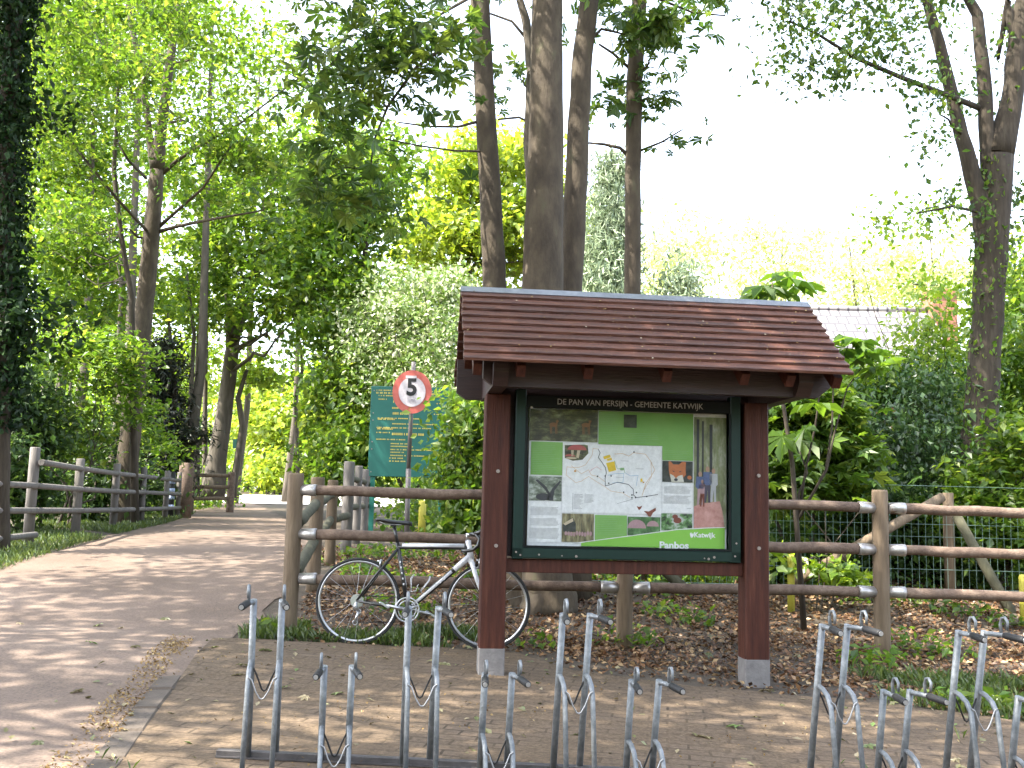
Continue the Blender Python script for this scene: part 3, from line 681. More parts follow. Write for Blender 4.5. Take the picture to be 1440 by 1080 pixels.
mb = MB(); pl([(548, 486), (600, 474), (612, 528), (566, 540)], L2, mb); pl([(528, 448), (570, 434), (578, 450), (536, 464)], L2, mb); pl([(552, 462), (582, 452), (586, 466), (556, 474)], L2, mb); pl([(764, 576), (776, 572), (780, 592), (766, 596)], L2, mb); sub(mb, 'map_field', 'ink_yellow')
mb = MB()
for x, y in ((722, 414), (580, 563), (566, 608), (660, 660), (740, 660), (712, 675), (735, 690), (805, 682), (712, 692), (495, 568), (543, 565)): ell(x, y, 5, 5, L3, mb, 8)
sub(mb, 'map_point', 'ink')
mb = MB(); ell(783, 597, 6, 5, L3, mb, 8); ell(355, 540, 8, 6, L3, mb, 8); sub(mb, 'map_spot', 'ink_orange')
# mushroom photo
mp_ = sub(pl([(288, 384), (410, 378), (432, 382), (436, 430), (400, 470), (340, 478), (290, 462)], L2), 'mushroom_photo', 'photo_wood')
mb = MB(); ell(365, 412, 60, 32, L3, mb, 12, 0, math.pi); ell(322, 452, 32, 14, L3, mb, 10, 0, math.pi); sub(mb, 'mushroom_cap', 'cap_red')
mb = MB(); pl([(328, 414), (345, 414), (342, 450), (330, 450)], L3, mb); pl([(366, 414), (386, 414), (376, 462), (360, 458)], L3, mb); ell(330, 462, 34, 7, L3, mb); sub(mb, 'mushroom_stalk', 'stalk')
# fox photo
sub(rect(903, 462, 1096, 590, L1), 'fox_photo', 'photo_dark')
mb = MB(); pl([(942, 466), (952, 462), (972, 482), (1008, 482), (1030, 464), (1052, 466), (1050, 510), (1052, 545), (1020, 575), (985, 585), (952, 560), (944, 520)], L2, mb); ell(1075, 560, 14, 12, L2, mb); sub(mb, 'fox', 'fox')
mb = MB(); pl([(950, 540), (972, 550), (988, 568), (1003, 552), (1030, 545), (1040, 590), (960, 590)], L3, mb); sub(mb, 'fox_muzzle', 'fox_white')
mb = MB(); ell(988, 575, 12, 9, L4, mb); pl([(962, 520), (980, 524), (976, 530)], L4, mb); pl([(1008, 524), (1026, 520), (1012, 530)], L4, mb); sub(mb, 'fox_eyes', 'ink')
# flying birds of prey
mb = MB(); pl([(788, 770), (820, 772), (862, 748), (864, 765), (845, 780), (832, 804), (818, 802), (805, 785)], L2, mb); pl([(742, 742), (758, 746), (778, 738), (770, 756), (758, 766), (750, 755)], L2, mb); sub(mb, 'map_bird', 'rust_brown')
# walkers photo
sub(rect(1103, 186, 1310, 870, L1), 'walk_photo', 'photo_walk')
mb = pl([(1103, 735), (1160, 715), (1268, 700), (1285, 760), (1300, 870), (1103, 870)], L2); sub(mb, 'walk_path', 'photo_path')
mb = MB()
for x, w_, y0 in ((1128, 9, 200), (1160, 6, 210), (1212, 10, 230)): pl([(x - w_, y0), (x + w_, y0), (x + w_ * .8, 560), (x - w_ * .8, 560)], L2, mb)
sub(mb, 'walk_trunk', 'ink')
def walker(cx, top, h, m1, m2, k):
    u = h / 7.5
    mb = MB(); pl([(cx - u * .9, top + u * 1.2), (cx + u * .9, top + u * 1.2), (cx + u * 1.0, top + u * 3.6), (cx + u * .55, top + u * 4.0), (cx - u * .6, top + u * 4.0), (cx - u * 1.1, top + u * 3.4)], L3, mb); sub(mb, 'walker_jacket', m1)
    mb = MB(); pl([(cx - u * .6, top + u * 3.9), (cx + u * .55, top + u * 3.9), (cx + u * .6, top + h), (cx + u * .15, top + h), (cx, top + u * 4.8), (cx - u * .3, top + h), (cx - u * .75, top + h)], L3 + .0004, mb); sub(mb, 'walker_trousers', m2)
    mb = MB(); ell(cx, top + u * .6, u * .42, u * .6, L3, mb, 10); sub(mb, 'walker_head', 'skin')
walker(1190, 488, 222, 'jacket_blue', 'trouser', 0); walker(1143, 520, 205, 'jacket_blue', 'jacket_pink', 1); walker(1228, 500, 205, 'jacket_grey', 'jacket_grey', 2); walker(1157, 570, 165, 'jacket_pink', 'rust_brown', 3)
# bottom row
sub(rect(280, 796, 478, 966, L1), 'cabin_photo', 'photo_cabin')
mb = MB(); pl([(284, 860), (292, 858), (345, 818), (366, 858), (366, 905), (288, 905)], L2, mb); sub(mb, 'cabin', 'photo_dark')
mb = MB(); pl([(288, 858), (345, 822), (350, 842), (300, 868)], L3, mb); sub(mb, 'cabin_roof', 'stalk')
mb = MB()
for x in range(305, 470, 17): ell(x, 912 + (x * 7) % 9, 8, 14, L2, mb, 8)
sub(mb, 'cabin_visitors', 'pinkish')
sub(rect(688, 806, 892, 918, L1), 'fungus_photo', 'photo_foliage')
mb = MB(); ell(745, 875, 58, 52, L2, mb, 12, 0, math.pi); ell(845, 862, 38, 34, L2, mb, 12, 0, math.pi); sub(mb, 'fungus_cap', 'pinkish')
sub(rect(898, 782, 1094, 884, L1), 'bird_photo', 'photo_bird')
mb = MB(); ell(985, 800, 18, 14, L2, mb); ell(1000, 822, 26, 18, L2, mb); sub(mb, 'perched_bird', 'rust_brown')
mb = pl([(400, 970), (700, 925), (1000, 880), (1180, 868), (1300, 862), (1300, 988), (400, 988)], L3); sub(mb, 'title_band', 'print_lime')
mb = MB(); line([(340, 975), (700, 922), (1000, 877), (1180, 864), (1300, 858)], .005, L3 + .001, mb); sub(mb, 'title_rule', 'paper_white')
text_mesh('title_lettering', 'Panbos', .066, (ZX(978), PY - L4, ZZ(974)), 'paper_white', poster, width=.21, bold=.0022)
text_mesh('town_lettering', 'Katwijk', .050, (ZX(1170), PY - L4, ZZ(908)), 'paper_white', poster, width=.155, bold=.0012)
mb = MB(); pl([(1078, 900), (1086, 892), (1092, 904), (1098, 894), (1104, 908), (1096, 922), (1086, 926), (1080, 914)], L4, mb); sub(mb, 'town_emblem', 'paper_white')
mb = MB(); mb.box(((fx0 + fx1) / 2, -.045, (fz0 + w + 1.863) / 2), (fx1 - fx0 - 2 * w, .004, 1.863 - fz0 - w)); mb.build('glass_pane', 'glass', case)
# petals and seeds lying on the roof
mb = MB(); PP = []
for i in range(330):
    u = random.random() ** 1.2; x = random.uniform(XR0, XR1); a = random.uniform(.03, .98) * slen
    d = Vector((0, -EY, -(RZ - EZ))).normalized(); nrm = Vector((0, -(RZ - EZ), EY)).normalized()
    p = Vector((x, 0, RZ)) + d * a + nrm * .034; s = random.choice((.003, .003, .004, .005, .009)) ; an = random.uniform(0, 3.1)
    e = Vector((1, 0, 0)) * math.cos(an) + d * math.sin(an); f = nrm.cross(e)
    PP.append([p - e * s, p - f * s * .6, p + e * s, p + f * s * .6])
Rk = Matrix.Translation((KX, KY, 0)) @ Matrix.Rotation(KR, 4, 'Z')
for q in PP[:38]: mb.poly([Rk @ v for v in q])
m3 = MB()
for q in PP[38:]: m3.poly([Rk @ v for v in q])
tag(m3.build('roof_debris', 'leaf_crumb', None, (KX, KY, 2.4), kind='stuff'), 'ochre leaf crumbs and seeds scattered over the kiosk roof', 'leaf litter')
tag(mb.build('fallen_petals', 'petal', None, (KX, KY, 2.4), kind='stuff'), 'pale petals and seeds lying on the kiosk roof boards', 'petals')

# ---------------------------------------------------------------- log fences
def log(a, b, r, n=12, seg=8, wob=.006):
    a = Vector(a); b = Vector(b)
    pts = [a.lerp(b, i / seg) + Vector((0, 0, random.uniform(-wob, wob))) for i in range(seg + 1)]
    return pts, [r * random.uniform(.93, 1.06) for _ in pts]
def fence_post(root, p, r, ztop, m='post_wood', lean=(0, 0), org=(0, 0, 0)):
    mb = MB(); z0 = g(p[0], p[1]) - .1
    hs = [z0, z0 + .25, (z0 + ztop) / 2, ztop - .02, ztop]
    pts = [(p[0] + lean[0] * (h - z0), p[1] + lean[1] * (h - z0), h) for h in hs]
    mb.tube(pts, [r * 1.04, r * 1.01, r, r * .98, r * .90], 14)
    return mb.build('post', m, root, org)
def mkfence(label, posts, rails, rpost, rrail, sleeves=True, m='post_wood', mr='log', group=None, cat='fence', tops=None):
    base = (posts[0][0], posts[0][1], g(posts[0][0], posts[0][1]))
    root = thing('log_fence', label, cat, base, 0, group)
    for i, p in enumerate(posts): fence_post(root, p, rpost if len(p) < 4 else p[3], p[2], m, org=base)
    for a, b, *o_ in rails:
        mb = MB(); pts, rs = log(a, b, rrail); mb.tube(pts, rs, 12); r = mb.build('rail', mr, root, base)
        if sleeves:
            a_, b_ = Vector(a), Vector(b); d = (b_ - a_).normalized()
            for q, s, on in ((a_, 1, True), (b_, -1, not o_)):
                if on:
                    mb = MB(); mb.tube([q + d * s * -.02, q + d * s * .10, q + d * s * .125], [rrail * .93 + .004, rrail + .007, rrail + .007], 14); mb.build('sleeve', 'sleeve', r, base)
    return root
# fence behind the kiosk: posts at 410, 878, 1238 px and one beyond the right edge
FY = 8.32
p1 = at(411, 780, FY); p2 = at(879, 800, FY); p3 = at(1239, 800, FY); p4x = p3.x + 2.1
def zrail(px, py): return at(px, py, FY).z
zt1 = at(410, 665, FY).z; zt3 = at(1240, 689, FY).z
posts = [(p1.x, FY, zt1, .066), (p2.x, FY, at(879, 672, FY).z, .066), (p3.x, FY, zt3, .066), (p4x, FY, zt3 - .02, .066)]
rails = []
for (yl, ym, yr) in ((689, 703, 714), (751, 764, 772.5), (813.5, 826, 832)):
    A = at(424, yl, FY); Bm = at(866, ym, FY); Bn = at(892, ym + .5, FY); C = at(1228, yr, FY); D = at(1251, yr + .5, FY)
    if yl == 689: rails.append((A, at(686, 697, FY), 'start'))
    elif yl == 751: rails.append((A, Bm))
    else: rails.append((A, Bm))
    rails.append((Bn, C)); rails.append((D, Vector((p4x - .07, FY, D.z - .02))))
fence = mkfence('brown log fence with three rails and bright metal sleeves behind the kiosk', posts, rails, .066, .043)
# fence along the path, running away from the corner post
fp = [at(445, 720, 10.2), at(466.5, 720, 12.1)]
P4 = at(491.5, 700, 13.6)
posts = [(fp[0].x, 10.2, at(445, 671, 10.2).z, .070), (fp[1].x, 12.1, at(466, 675, 12.1).z, .064)]
rails = []
for z1, z2, z3, z4 in ((.98, 1.13, 1.25, 1.28), (.56, .76, .93, .97)):
    rails += [((p1.x + .02, FY + .07, z1), (fp[0].x, 10.13, z2)), ((fp[0].x, 10.27, z2), (fp[1].x, 12.03, z3)), ((fp[1].x, 12.17, z3), (P4.x, 13.5, z4))]
mkfence('two greenish round rails on stout posts running from the corner post along the path', posts, rails, .07, .05, False, 'post_wood', 'bark_green')
# taller grey posts further on
ps = []; rl = []
for k, (px, py, Y) in enumerate(((491.5, 649, 13.6), (505, 655, 15.3), (514, 660, 17), (520, 664, 19), (524, 668, 21.5))):
    q = at(px, py, Y); ps.append((q.x, Y, q.z, .075 if k == 0 else .06))
for a, b in zip(ps[:-1], ps[1:]):
    for dz in (.22, .62): rl.append(((a[0], a[1] + .07, a[2] - dz), (b[0], b[1] - .07, b[2] - dz)))
mkfence('tall weathered round posts with two rails beside the green notice board', ps, rl, .06, .045, False, 'post_grey', 'bark_green')
# left fence: dark square posts, three thin rails
LP_ = [(50, 629, 13.4), (113.5, 645, 15.3), (165, 652, 17.3), (203, 657, 19.4), (236, 662, 21.6), (253, 664, 23.4)]
base = at(50, 750, 13.4); root = thing('log_fence', 'dark shaded fence with thin grey rails along the left side of the path', 'fence', (base.x, 13.4, g(base.x, 13.4)))
org = (base.x, 13.4, g(base.x, 13.4)); tops = []
pr = at(-60, 612, 11.6); allp = [(pr.x, 11.6, g(pr.x, 11.6) + 1.2)]
for px, py, Y in LP_:
    q = at(px, py, Y); allp.append((q.x, Y, q.z))
for k, q in enumerate(allp):
    mb = MB(); z0 = g(q[0], q[1]) - .1; mb.tube([(q[0], q[1], z0), (q[0], q[1], q[2] - .01), (q[0], q[1], q[2])], [.072 - k * .002, .068 - k * .002, .06 - k * .002], 12); mb.build('post', 'post_grey', root, org)
rz = {0: [(-60, 628), (-60, 676), (-60, 724), (-60, 768)]}
lines = [[(58, 650), (113, 659), (165, 666), (203, 670), (236, 674), (253, 676)], [(-60, 678), (50, 683), (113, 688), (165, 691), (203, 692.5), (236, 694), (253, 695)], [(-60, 718), (50, 718), (113, 718), (165, 717), (203, 716), (236, 715), (253, 714)], [(-60, 764), (50, 752)]]
Yof = {-60: 11.6, 50: 13.4, 58: 13.4, 113: 15.3, 165: 17.3, 203: 19.4, 236: 21.6, 253: 23.4}
for ln in lines:
    for (xa, ya), (xb, yb) in zip(ln[:-1], ln[1:]):
        A = at(xa, ya, Yof[xa] - .09); B = at(xb, yb, Yof[xb] - .09); mb = MB(); mb.tube([A, (A + B) / 2, B], .042, 10); mb.build('rail', 'post_grey', root, org)
# gate post and short far fence across the verge
q = at(263, 651, 23.8); mb = MB(); z0 = g(q.x, 23.8); mb.tube([(q.x, 23.8, z0 - .1), (q.x, 23.8, q.z - .02), (q.x, 23.8, q.z)], [.17, .165, .14], 14)
gp = mb.build('gate_post', 'log', None, (q.x, 23.8, z0)); tag(gp, 'thick red brown post at the far end of the left fence', 'post')
ends = [(268, 665, 29), (327, 669, 30)]; A = at(270, 668, 29); B = at(326, 667, 30)
root = thing('log_fence', 'small distant fence with three pale rails in front of the big forked tree', 'fence', (A.x, 29, g(A.x, 29))); org = (A.x, 29, g(A.x, 29))
fence_post(root, (A.x, 29), .10, A.z, 'log', org=org); fence_post(root, (B.x, 30), .11, at(327, 664, 30).z, 'log', org=org)
for y0, y1 in ((668, 669), (684.5, 685), (701, 701)):
    mb = MB(); mb.tube([at(270, y0, 29), at(325, y1, 30)], .055, 8); mb.build('rail', 'post_wood', root, org)
# slim dark marker with pale bands
q = at(243.5, 665, 22.6); z0 = g(q.x, 22.6); root = thing('marker_post', 'thin dark post with pale blue bands behind the left fence', 'marker post', (q.x, 22.6, z0)); org = (q.x, 22.6, z0)
MB().tube([(q.x, 22.6, z0 - .1), (q.x, 22.6, q.z), (q.x, 22.6, q.z + .03)], [.06, .06, .03], 10).build('shaft', 'sign_black', root, org)
for z in (.25, .45, .62, .8): MB().tube([(q.x, 22.6, z0 + z), (q.x, 22.6, z0 + z + .08)], .064, 10).build('band', 'band_blue', root, org)
# dark bin-like gap filler is not needed: greenery stands behind

# ---------------------------------------------------------------- wire mesh fence with timber braces
MY = 10.6
root = thing('wire_mesh_fence', 'thin galvanised wire mesh fence stretched behind the log fence at right', 'fence', (1.9, MY, g(1.9, MY))); org = (1.9, MY, g(1.9, MY))
mb = MB(); z0, z1 = g(3, MY) - .02, at(1150, 716, MY).z; x0, x1 = -.1, 7.5
x = x0
while x < x1:
    mb.tube([(x, MY, z0), (x, MY, z1)], .0022, 3, False); x += .075
for z in (z1, z1 - .13, z1 - .26, z1 - .41, z1 - .60, z1 - .8): mb.tube([(x0, MY, z), (x1, MY, z)], .0028, 3, False)
mb.tube([(x0, MY, z1 + .28), (x1, MY, z1 + .27)], .003, 3, False)
mb.build('mesh', 'wire_green', root, org)
for px, yt in ((1333, 693), (952, 690)):
    q = at(px, yt, MY + .1); mb = MB(); mb.tube([(q.x, MY + .1, g(q.x, MY) - .1), (q.x, MY + .1, q.z)], [.06, .055], 10); mb.build('post', 'post_wood', root, org)
for (ax, ay, bx, by, dy) in ((1325, 699, 1112, 822, -.35), (1345, 725, 1428, 872, -.5), (900, 772, 965, 830, -.3)):
    mb = MB(); A = at(ax, ay, MY - .0); B = at(bx, by, MY + dy); mb.tube([A, (A + B) / 2, B], [.05, .052, .055], 10); mb.build('brace', 'post_wood' if ax == 1325 else 'bark_green', root, org)
def stake(px, yt, yb, Y, label, w=.05):
    q = at(px, yt, Y); z0 = g(q.x, Y); mb = MB(); mb.tube([(q.x, Y, z0 - .1), (q.x, Y, q.z - .02), (q.x, Y, q.z)], [w, w, w * .7], 12); o = mb.build('yellow_post', 'yellow_paint', None, (q.x, Y, z0)); tag(o, label, 'post')
stake(1112, 780, 816, 9.9, 'short yellow post behind the log fence, just right of the kiosk', .036)
stake(1438, 808, 870, 9.6, 'yellow post at the right edge of the picture behind the log fence', .036)
stake(594.5, 704, 740, 17.4, 'yellow post under the green notice board', .065)

# ---------------------------------------------------------------- green notice board and round speed sign
Y = 18.0; A = at(517, 671, Y); B = at(627, 671, Y); zt = at(570, 544, Y).z; zb = (A.z + B.z) / 2 - .0; cx = (A.x + B.x) / 2; wd = B.x - A.x
root = thing('notice_board', 'green notice board with yellow text on two green posts', 'sign', (cx, Y, g(cx, Y)), 0); h = zt - zb; gz = g(cx, Y)
MB().box((0, 0, zb + h / 2 - gz), (wd, .03, h), None, .01).build('panel', 'sign_green', root)
for sx in (-.44, .44): MB().box((sx * wd, .06, (zt - gz) / 2 - .1), (.08, .08, zt - gz - .1), None, .005).build('post', 'green_paint', root)
mb = MB()
tl = [(.07, .9, .955, 2), (.07, .9, .925, 3), (.10, .9, .895, 2), (.10, .2, .855, 2), (.29, .55, .83, 4), (.85, .9, .82, 2), (.28, .52, .76, 3), (.55, .75, .755, 2), (.82, .9, .755, 2), (.29, .52, .70, 4), (.82, .9, .70, 2),
      (.10, .62, .645, 2), (.10, .32, .632, 2), (.29, .84, .585, 2), (.09, .78, .54, 2), (.10, .30, .525, 2), (.09, .26, .485, 2), (.29, .70, .472, 4), (.09, .46, .41, 2), (.28, .50, .365, 2), (.28, .55, .335, 2), (.28, .82, .30, 2), (.28, .45, .27, 2), (.28, .72, .235, 2), (.27, .46, .205, 2), (.27, .46, .172, 2)]
for x0, x1, z, th in tl:
    x = x0
    while x < x1:
        lw = random.uniform(.008, .02); 
        mb.box(((x + lw / 2 - .5) * wd, -.018, z * h + zb - gz), (lw * wd, .004, th * .0105)); x += lw + random.choice((.004, .004, .004, .018))
mb.build('lettering', 'sign_yellow', root)
mb = MB()
for sx in (-.46, .44):
    for sz in (.95, .70, .62, .38, .30, .05): mb.tube([(sx * wd, -.015, sz * h + zb - gz), (sx * wd, -.023, sz * h + zb - gz)], .012, 8)
mb.build('screw', 'bolt', root)
Y = 13.9; C = at(579.5, 551, Y); gz = g(C.x, Y); root = thing('speed_limit_sign', 'round white sign with red border reading 5 on a grey pole', 'sign', (C.x, Y, gz)); cz = C.z - gz; R = .30
pl_ = at(576, 690, Y).x - C.x
MB().tube([(pl_ * 1.0 - .02, .05, -.1), (-.015, .05, 1.15)], [.037, .037], 12).tube([(-.015, .05, 1.15), (.0, .05, cz + .43)], [.030, .030], 12).build('pole', 'pole_grey', root)
def disc(r, y, m, nm, par=root, sx=.9):
    mb = MB(); n = 48; mb.extr([(sx * r * math.cos(2 * math.pi * i / n), y, cz + r * math.sin(2 * math.pi * i / n)) for i in range(n)], (0, .006, 0)); return mb.build(nm, m, par)
pn = disc(R + .006, .004, 'sign_red', 'disc'); disc(R * .70, -.004, 'sign_white', 'white_face', pn)
text_mesh('numeral', '5', .33, (-.005, -.008, cz + .055), 'sign_black', pn, bold=.011, sx=.95)
text_mesh('faded_lettering', 'km', .10, (-.005, -.008, cz - .12), 'faded_mark', pn)
mb = MB(); mb.box((-.02, -.006, cz + .21), (.15, .004, .035)); mb.build('sticker', 'sign_white', pn)
mb = MB()
for z in (.14, -.14): mb.tube([(-.05, .02, cz + z), (.05, .02, cz + z)], .012, 8)
mb.build('clamp', 'galvanised', root)
# small green sign far down the path
Y = 38; q = at(334, 624, Y); gz = g(q.x, Y); root = thing('path_sign', 'tiny bright green sign beside the big forked tree', 'sign', (q.x, Y, gz))
MB().box((0, 0, q.z - gz), (.36, .02, .36), None, .005).build('panel', 'sign_green', root); MB().tube([(0, .03, -.1), (0, .03, q.z - gz + .1)], .03, 8).build('pole', 'pole_grey', root)
# ---------------------------------------------------------------- racing bicycle (local: x forward, y to its left, z up)
bx_ = at(591, 912, 7.98)
bike = thing('racing_bicycle', 'silver and black racing bicycle leaning on the log fence', 'bicycle', (bx_.x, 7.98, g(bx_.x, 7.98)), .0)
bike.rotation_euler = (math.radians(-5), math.radians(.6), math.radians(-1.5))
RH, FH, BBK = Vector((-.515, 0, .338)), Vector((.515, 0, .338)), Vector((-.115, 0, .285))
SC, HT, HB = Vector((-.222, 0, .775)), Vector((.337, 0, .835)), Vector((.368, 0, .69))
def wheel(c, rear):
    w = MB().ring(c, .325, .0115, n=72, m=8, sx=1.0).build('wheel', 'tyre', bike)
    mb = MB()
    for s in (-1, 1): mb.ring((c[0], s * .006, c[2]), .309, .006, n=72, m=6)
    mb.ring((c[0], 0, c[2]), .305, .008, n=72, m=6); mb.build('rim', 'alloy', w)
    mb = MB(); n = 20
    for i in range(n):
        a = 2 * math.pi * i / n; b = a + (.5 if i % 2 else -.5); s = 1 if (i // 2) % 2 else -1
        mb.tube([(c[0] + .018 * math.cos(b), s * .03, c[2] + .018 * math.sin(b)), (c[0] + .30 * math.cos(a), 0, c[2] + .30 * math.sin(a))], .0011, 3, False)
    mb.build('spokes', 'alloy', w)
    mb = MB(); mb.tube([(c[0], -.05, c[2]), (c[0], .05, c[2])], .014, 10); mb.tube([(c[0], -.034, c[2]), (c[0], -.028, c[2])], .026, 12); mb.tube([(c[0], .028, c[2]), (c[0], .034, c[2])], .026, 12)
    mb.build('hub', 'alloy', w)
    if rear:
        mb = MB()
        for k, r in enumerate((.052, .046, .041, .036, .031)): mb.tube([(c[0], -.036 - k * .005, c[2]), (c[0], -.039 - k * .005, c[2])], r, 20)
        mb.build('sprockets', 'alloy', w)
wheel(RH, True); wheel(FH, False)
fm = MB(); fm.tube([SC + Vector((0, 0, -.005)), HT + Vector((.006, 0, -.05))], [.017, .019], 12); fm.tube([SC + Vector((-.005, 0, .03)), BBK], [.016, .018], 12)
fm.tube([HB + Vector((-.008, 0, .03)), BBK], [.022, .021], 12); fm.tube([HT, HB], [.021, .024], 12)
for s in (-1, 1):
    fm.tube([SC + Vector((0, s * .015, -.02)), SC.lerp(RH, .5) + Vector((0, s * .045, 0)), RH + Vector((0, s * .062, 0))], [.010, .009, .009], 8)
    fm.tube([BBK + Vector((0, s * .02, 0)), BBK.lerp(RH, .4) + Vector((0, s * .05, 0)), RH + Vector((0, s * .062, 0))], [.011, .010, .009], 8)
fm.tube([BBK + Vector((0, -.036, 0)), BBK + Vector((0, .036, 0))], .022, 12)
fr = fm.build('frame', 'bike_black', bike)
mb = MB(); mb.tube([SC.lerp(HT, .06) + Vector((0, -.002, .004)), HT.lerp(SC, .05) + Vector((0, -.002, -.037))], [.0175, .0205], 12); mb.tube([HT.lerp(HB, -.04), HT.lerp(HB, 1.02)], [.0225, .0255], 12)
mb.tube([HB.lerp(BBK, .0) + Vector((-.008, -.001, .032)), HB.lerp(BBK, .26) + Vector((-.004, -.001, .022))], .0245, 12)
mb.tube([HB.lerp(BBK, .30) + Vector((-.004, -.012, .024)), HB.lerp(BBK, .93) + Vector((0, -.012, .004))], .0135, 10)
for s in (-1, 1):
    mb.tube([HB + Vector((.004, s * .028, -.015)), HB.lerp(FH, .45) + Vector((-.012, s * .048, 0)), FH + Vector((-.01, s * .052, 0))], [.020, .016, .010], 10)
mb.tube([HB + Vector((.0, -.028, -.012)), HB + Vector((.0, .028, -.012))], .022, 10)
mb.build('fork', 'bike_white', fr)
mb = MB()
for t in np.linspace(.42, .8, 7): mb.box(HB.lerp(BBK, float(t)) + Vector((-.004, -.0262, .014)), (.018, .002, .014), Matrix.Rotation(.7, 3, 'Y'))
for t in np.linspace(.25, .6, 5): mb.box(SC.lerp(BBK, float(t)) + Vector((0, -.0185, 0)), (.012, .002, .014))
mb.build('lettering', 'bike_white', fr)
mb = MB(); mb.tube([SC.lerp(BBK, -.04), Vector((-.262, 0, .93))], .0135, 12); mb.box((-.268, 0, .94), (.05, .03, .02), None, .004); mb.build('seat_post', 'bike_black', bike)
# saddle
vs = []; nS = 12
prof = [(-.405, .055, .985), (-.39, .068, .988), (-.34, .072, .980), (-.28, .055, .972), (-.22, .034, .968), (-.16, .022, .968), (-.125, .016, .962), (-.118, .008, .955)]
mb = MB(); ring = 10
for x, w_, z in prof:
    for j in range(ring):
        a = 2 * math.pi * j / ring; vs.append((x, w_ * math.cos(a), z + (.014 if math.sin(a) > 0 else .024) * math.sin(a) - .006 * abs(math.cos(a))))
fs = [(i * ring + j, i * ring + (j + 1) % ring, (i + 1) * ring + (j + 1) % ring, (i + 1) * ring + j) for i in range(len(prof) - 1) for j in range(ring)] + [list(range(ring))[::-1], [len(vs) - ring + j for j in range(ring)]]
mb.add(vs, fs, True); sd = mb.build('saddle', 'bike_black', bike)
mb = MB()
for s in (-1, 1): mb.tube([(-.38, s * .03, .965), (-.33, s * .024, .945), (-.22, s * .022, .945), (-.14, 0, .958)], .0035, 6)
mb.build('saddle_rail', 'alloy', sd)
# bars: stem, drops, hoods, levers, tape
ST = Vector((.325, 0, .875)); BC = Vector((.415, 0, .885))
hb = MB().tube([HT, ST + Vector((0, 0, .01)), BC], [.018, .017, .016], 10).build('stem', 'alloy', bike)
mb = MB()
Rh = Matrix.Rotation(math.radians(-18), 3, 'Z')
def bp(v): return BC + Rh @ Vector(v)
for s in (-1, 1):
    mb.tube([bp((0, 0, 0)), bp((0, s * .12, 0)), bp((.012, s * .195, -.002)), bp((.06, s * .208, -.005)), bp((.095, s * .21, -.04)), bp((.085, s * .212, -.09)), bp((.045, s * .214, -.125)), bp((-.01, s * .215, -.135)), bp((-.05, s * .215, -.135))], .0145, 10)
mb.build('handlebar', 'bike_black', hb)
mb = MB(); m2 = MB()
for s in (-1, 1):
    mb.tube([bp((.05, s * .208, .0)), bp((.095, s * .208, .012)), bp((.12, s * .208, .04)), bp((.125, s * .208, .055))], [.015, .018, .015, .010], 8)
    m2.tube([bp((.125, s * .208, .03)), bp((.135, s * .208, -.02)), bp((.12, s * .208, -.08)), bp((.105, s * .206, -.10))], [.007, .006, .005, .004], 6)
mb.build('brake_hood', 'bike_black', hb); m2.build('brake_lever', 'alloy', hb)
mb = MB(); mb.tube([bp((.12, -.205, .05)), bp((.10, -.1, .08)), BC + Vector((.03, 0, -.02)), HB + Vector((.06, 0, .06))], .003, 5); mb.tube([bp((.12, .205, .05)), bp((.12, .1, .05)), HB + Vector((-.02, .02, .06))], .003, 5); mb.build('brake_cable', 'bike_black', hb)
for c, nm in ((HB.lerp(FH, .12) + Vector((.05, 0, .03)), 'f'), (SC.lerp(RH, .37) + Vector((-.02, 0, .03)), 'r')):
    mb = MB()
    for s in (-1, 1): mb.tube([c + Vector((0, s * .008, .02)), c + Vector((0, s * .032, .0)), c + Vector((-.004, s * .022, -.045))], [.008, .008, .006], 6)
    mb.tube([c + Vector((-.03, 0, .01)), c + Vector((.012, 0, .01))], .008, 6); mb.build('brake', 'alloy', bike)
# cranks, rings, chain
cr = MB().ring((BBK.x, -.048, BBK.z), .092, .0065, n=48, m=6, sx=.5).ring((BBK.x, -.041, BBK.z), .070, .005, n=40, m=6, sx=.5).build('crankset', 'alloy', bike)
mb = MB()
for k in range(5):
    a = 2 * math.pi * k / 5 + .4; mb.tube([(BBK.x, -.052, BBK.z), (BBK.x + .088 * math.cos(a), -.050, BBK.z + .088 * math.sin(a))], [.012, .006], 6)
mb.build('spider', 'alloy', cr)
ca = Vector((-.168, 0, .03)); mb = MB(); mb.tube([BBK + Vector((0, -.065, 0)), BBK + ca + Vector((0, -.075, 0))], [.016, .011], 8); mb.tube([BBK + Vector((0, .06, 0)), BBK - ca + Vector((0, .075, 0))], [.016, .011], 8); mb.build('crank_arm', 'alloy', cr)
mb = MB()
for e, s in ((BBK + ca, -1), (BBK - ca, 1)):
    c = e + Vector((0, s * .12, 0)); mb.box(c, (.085, .06, .016), Matrix.Rotation(.5, 3, 'Y'), .005); mb.tube([e + Vector((0, s * .07, 0)), c], .007, 6)
mb.build('pedal', 'alloy', cr)
mb = MB(); mb.tube([(BBK.x, -.045, BBK.z + .094), (RH.x, -.045, RH.z + .040)], .003, 4); mb.tube([(BBK.x, -.045, BBK.z - .094), (RH.x + .01, -.045, .175)], .003, 4); mb.build('chain', 'rubber', bike)
mb = MB(); mb.tube([RH + Vector((0, -.06, -.01)), RH + Vector((-.01, -.06, -.05)), RH + Vector((.02, -.05, -.075))], [.014, .013, .012], 8); mb.tube([RH + Vector((.02, -.05, -.075)), Vector((RH.x - .005, -.05, .170))], [.009, .010], 8)
mb.ring((RH.x + .02, -.045, RH.z - .08), .016, .004, n=16); mb.ring((RH.x - .003, -.045, .172), .018, .004, n=16); mb.build('derailleur', 'alloy', bike)
mb = MB()
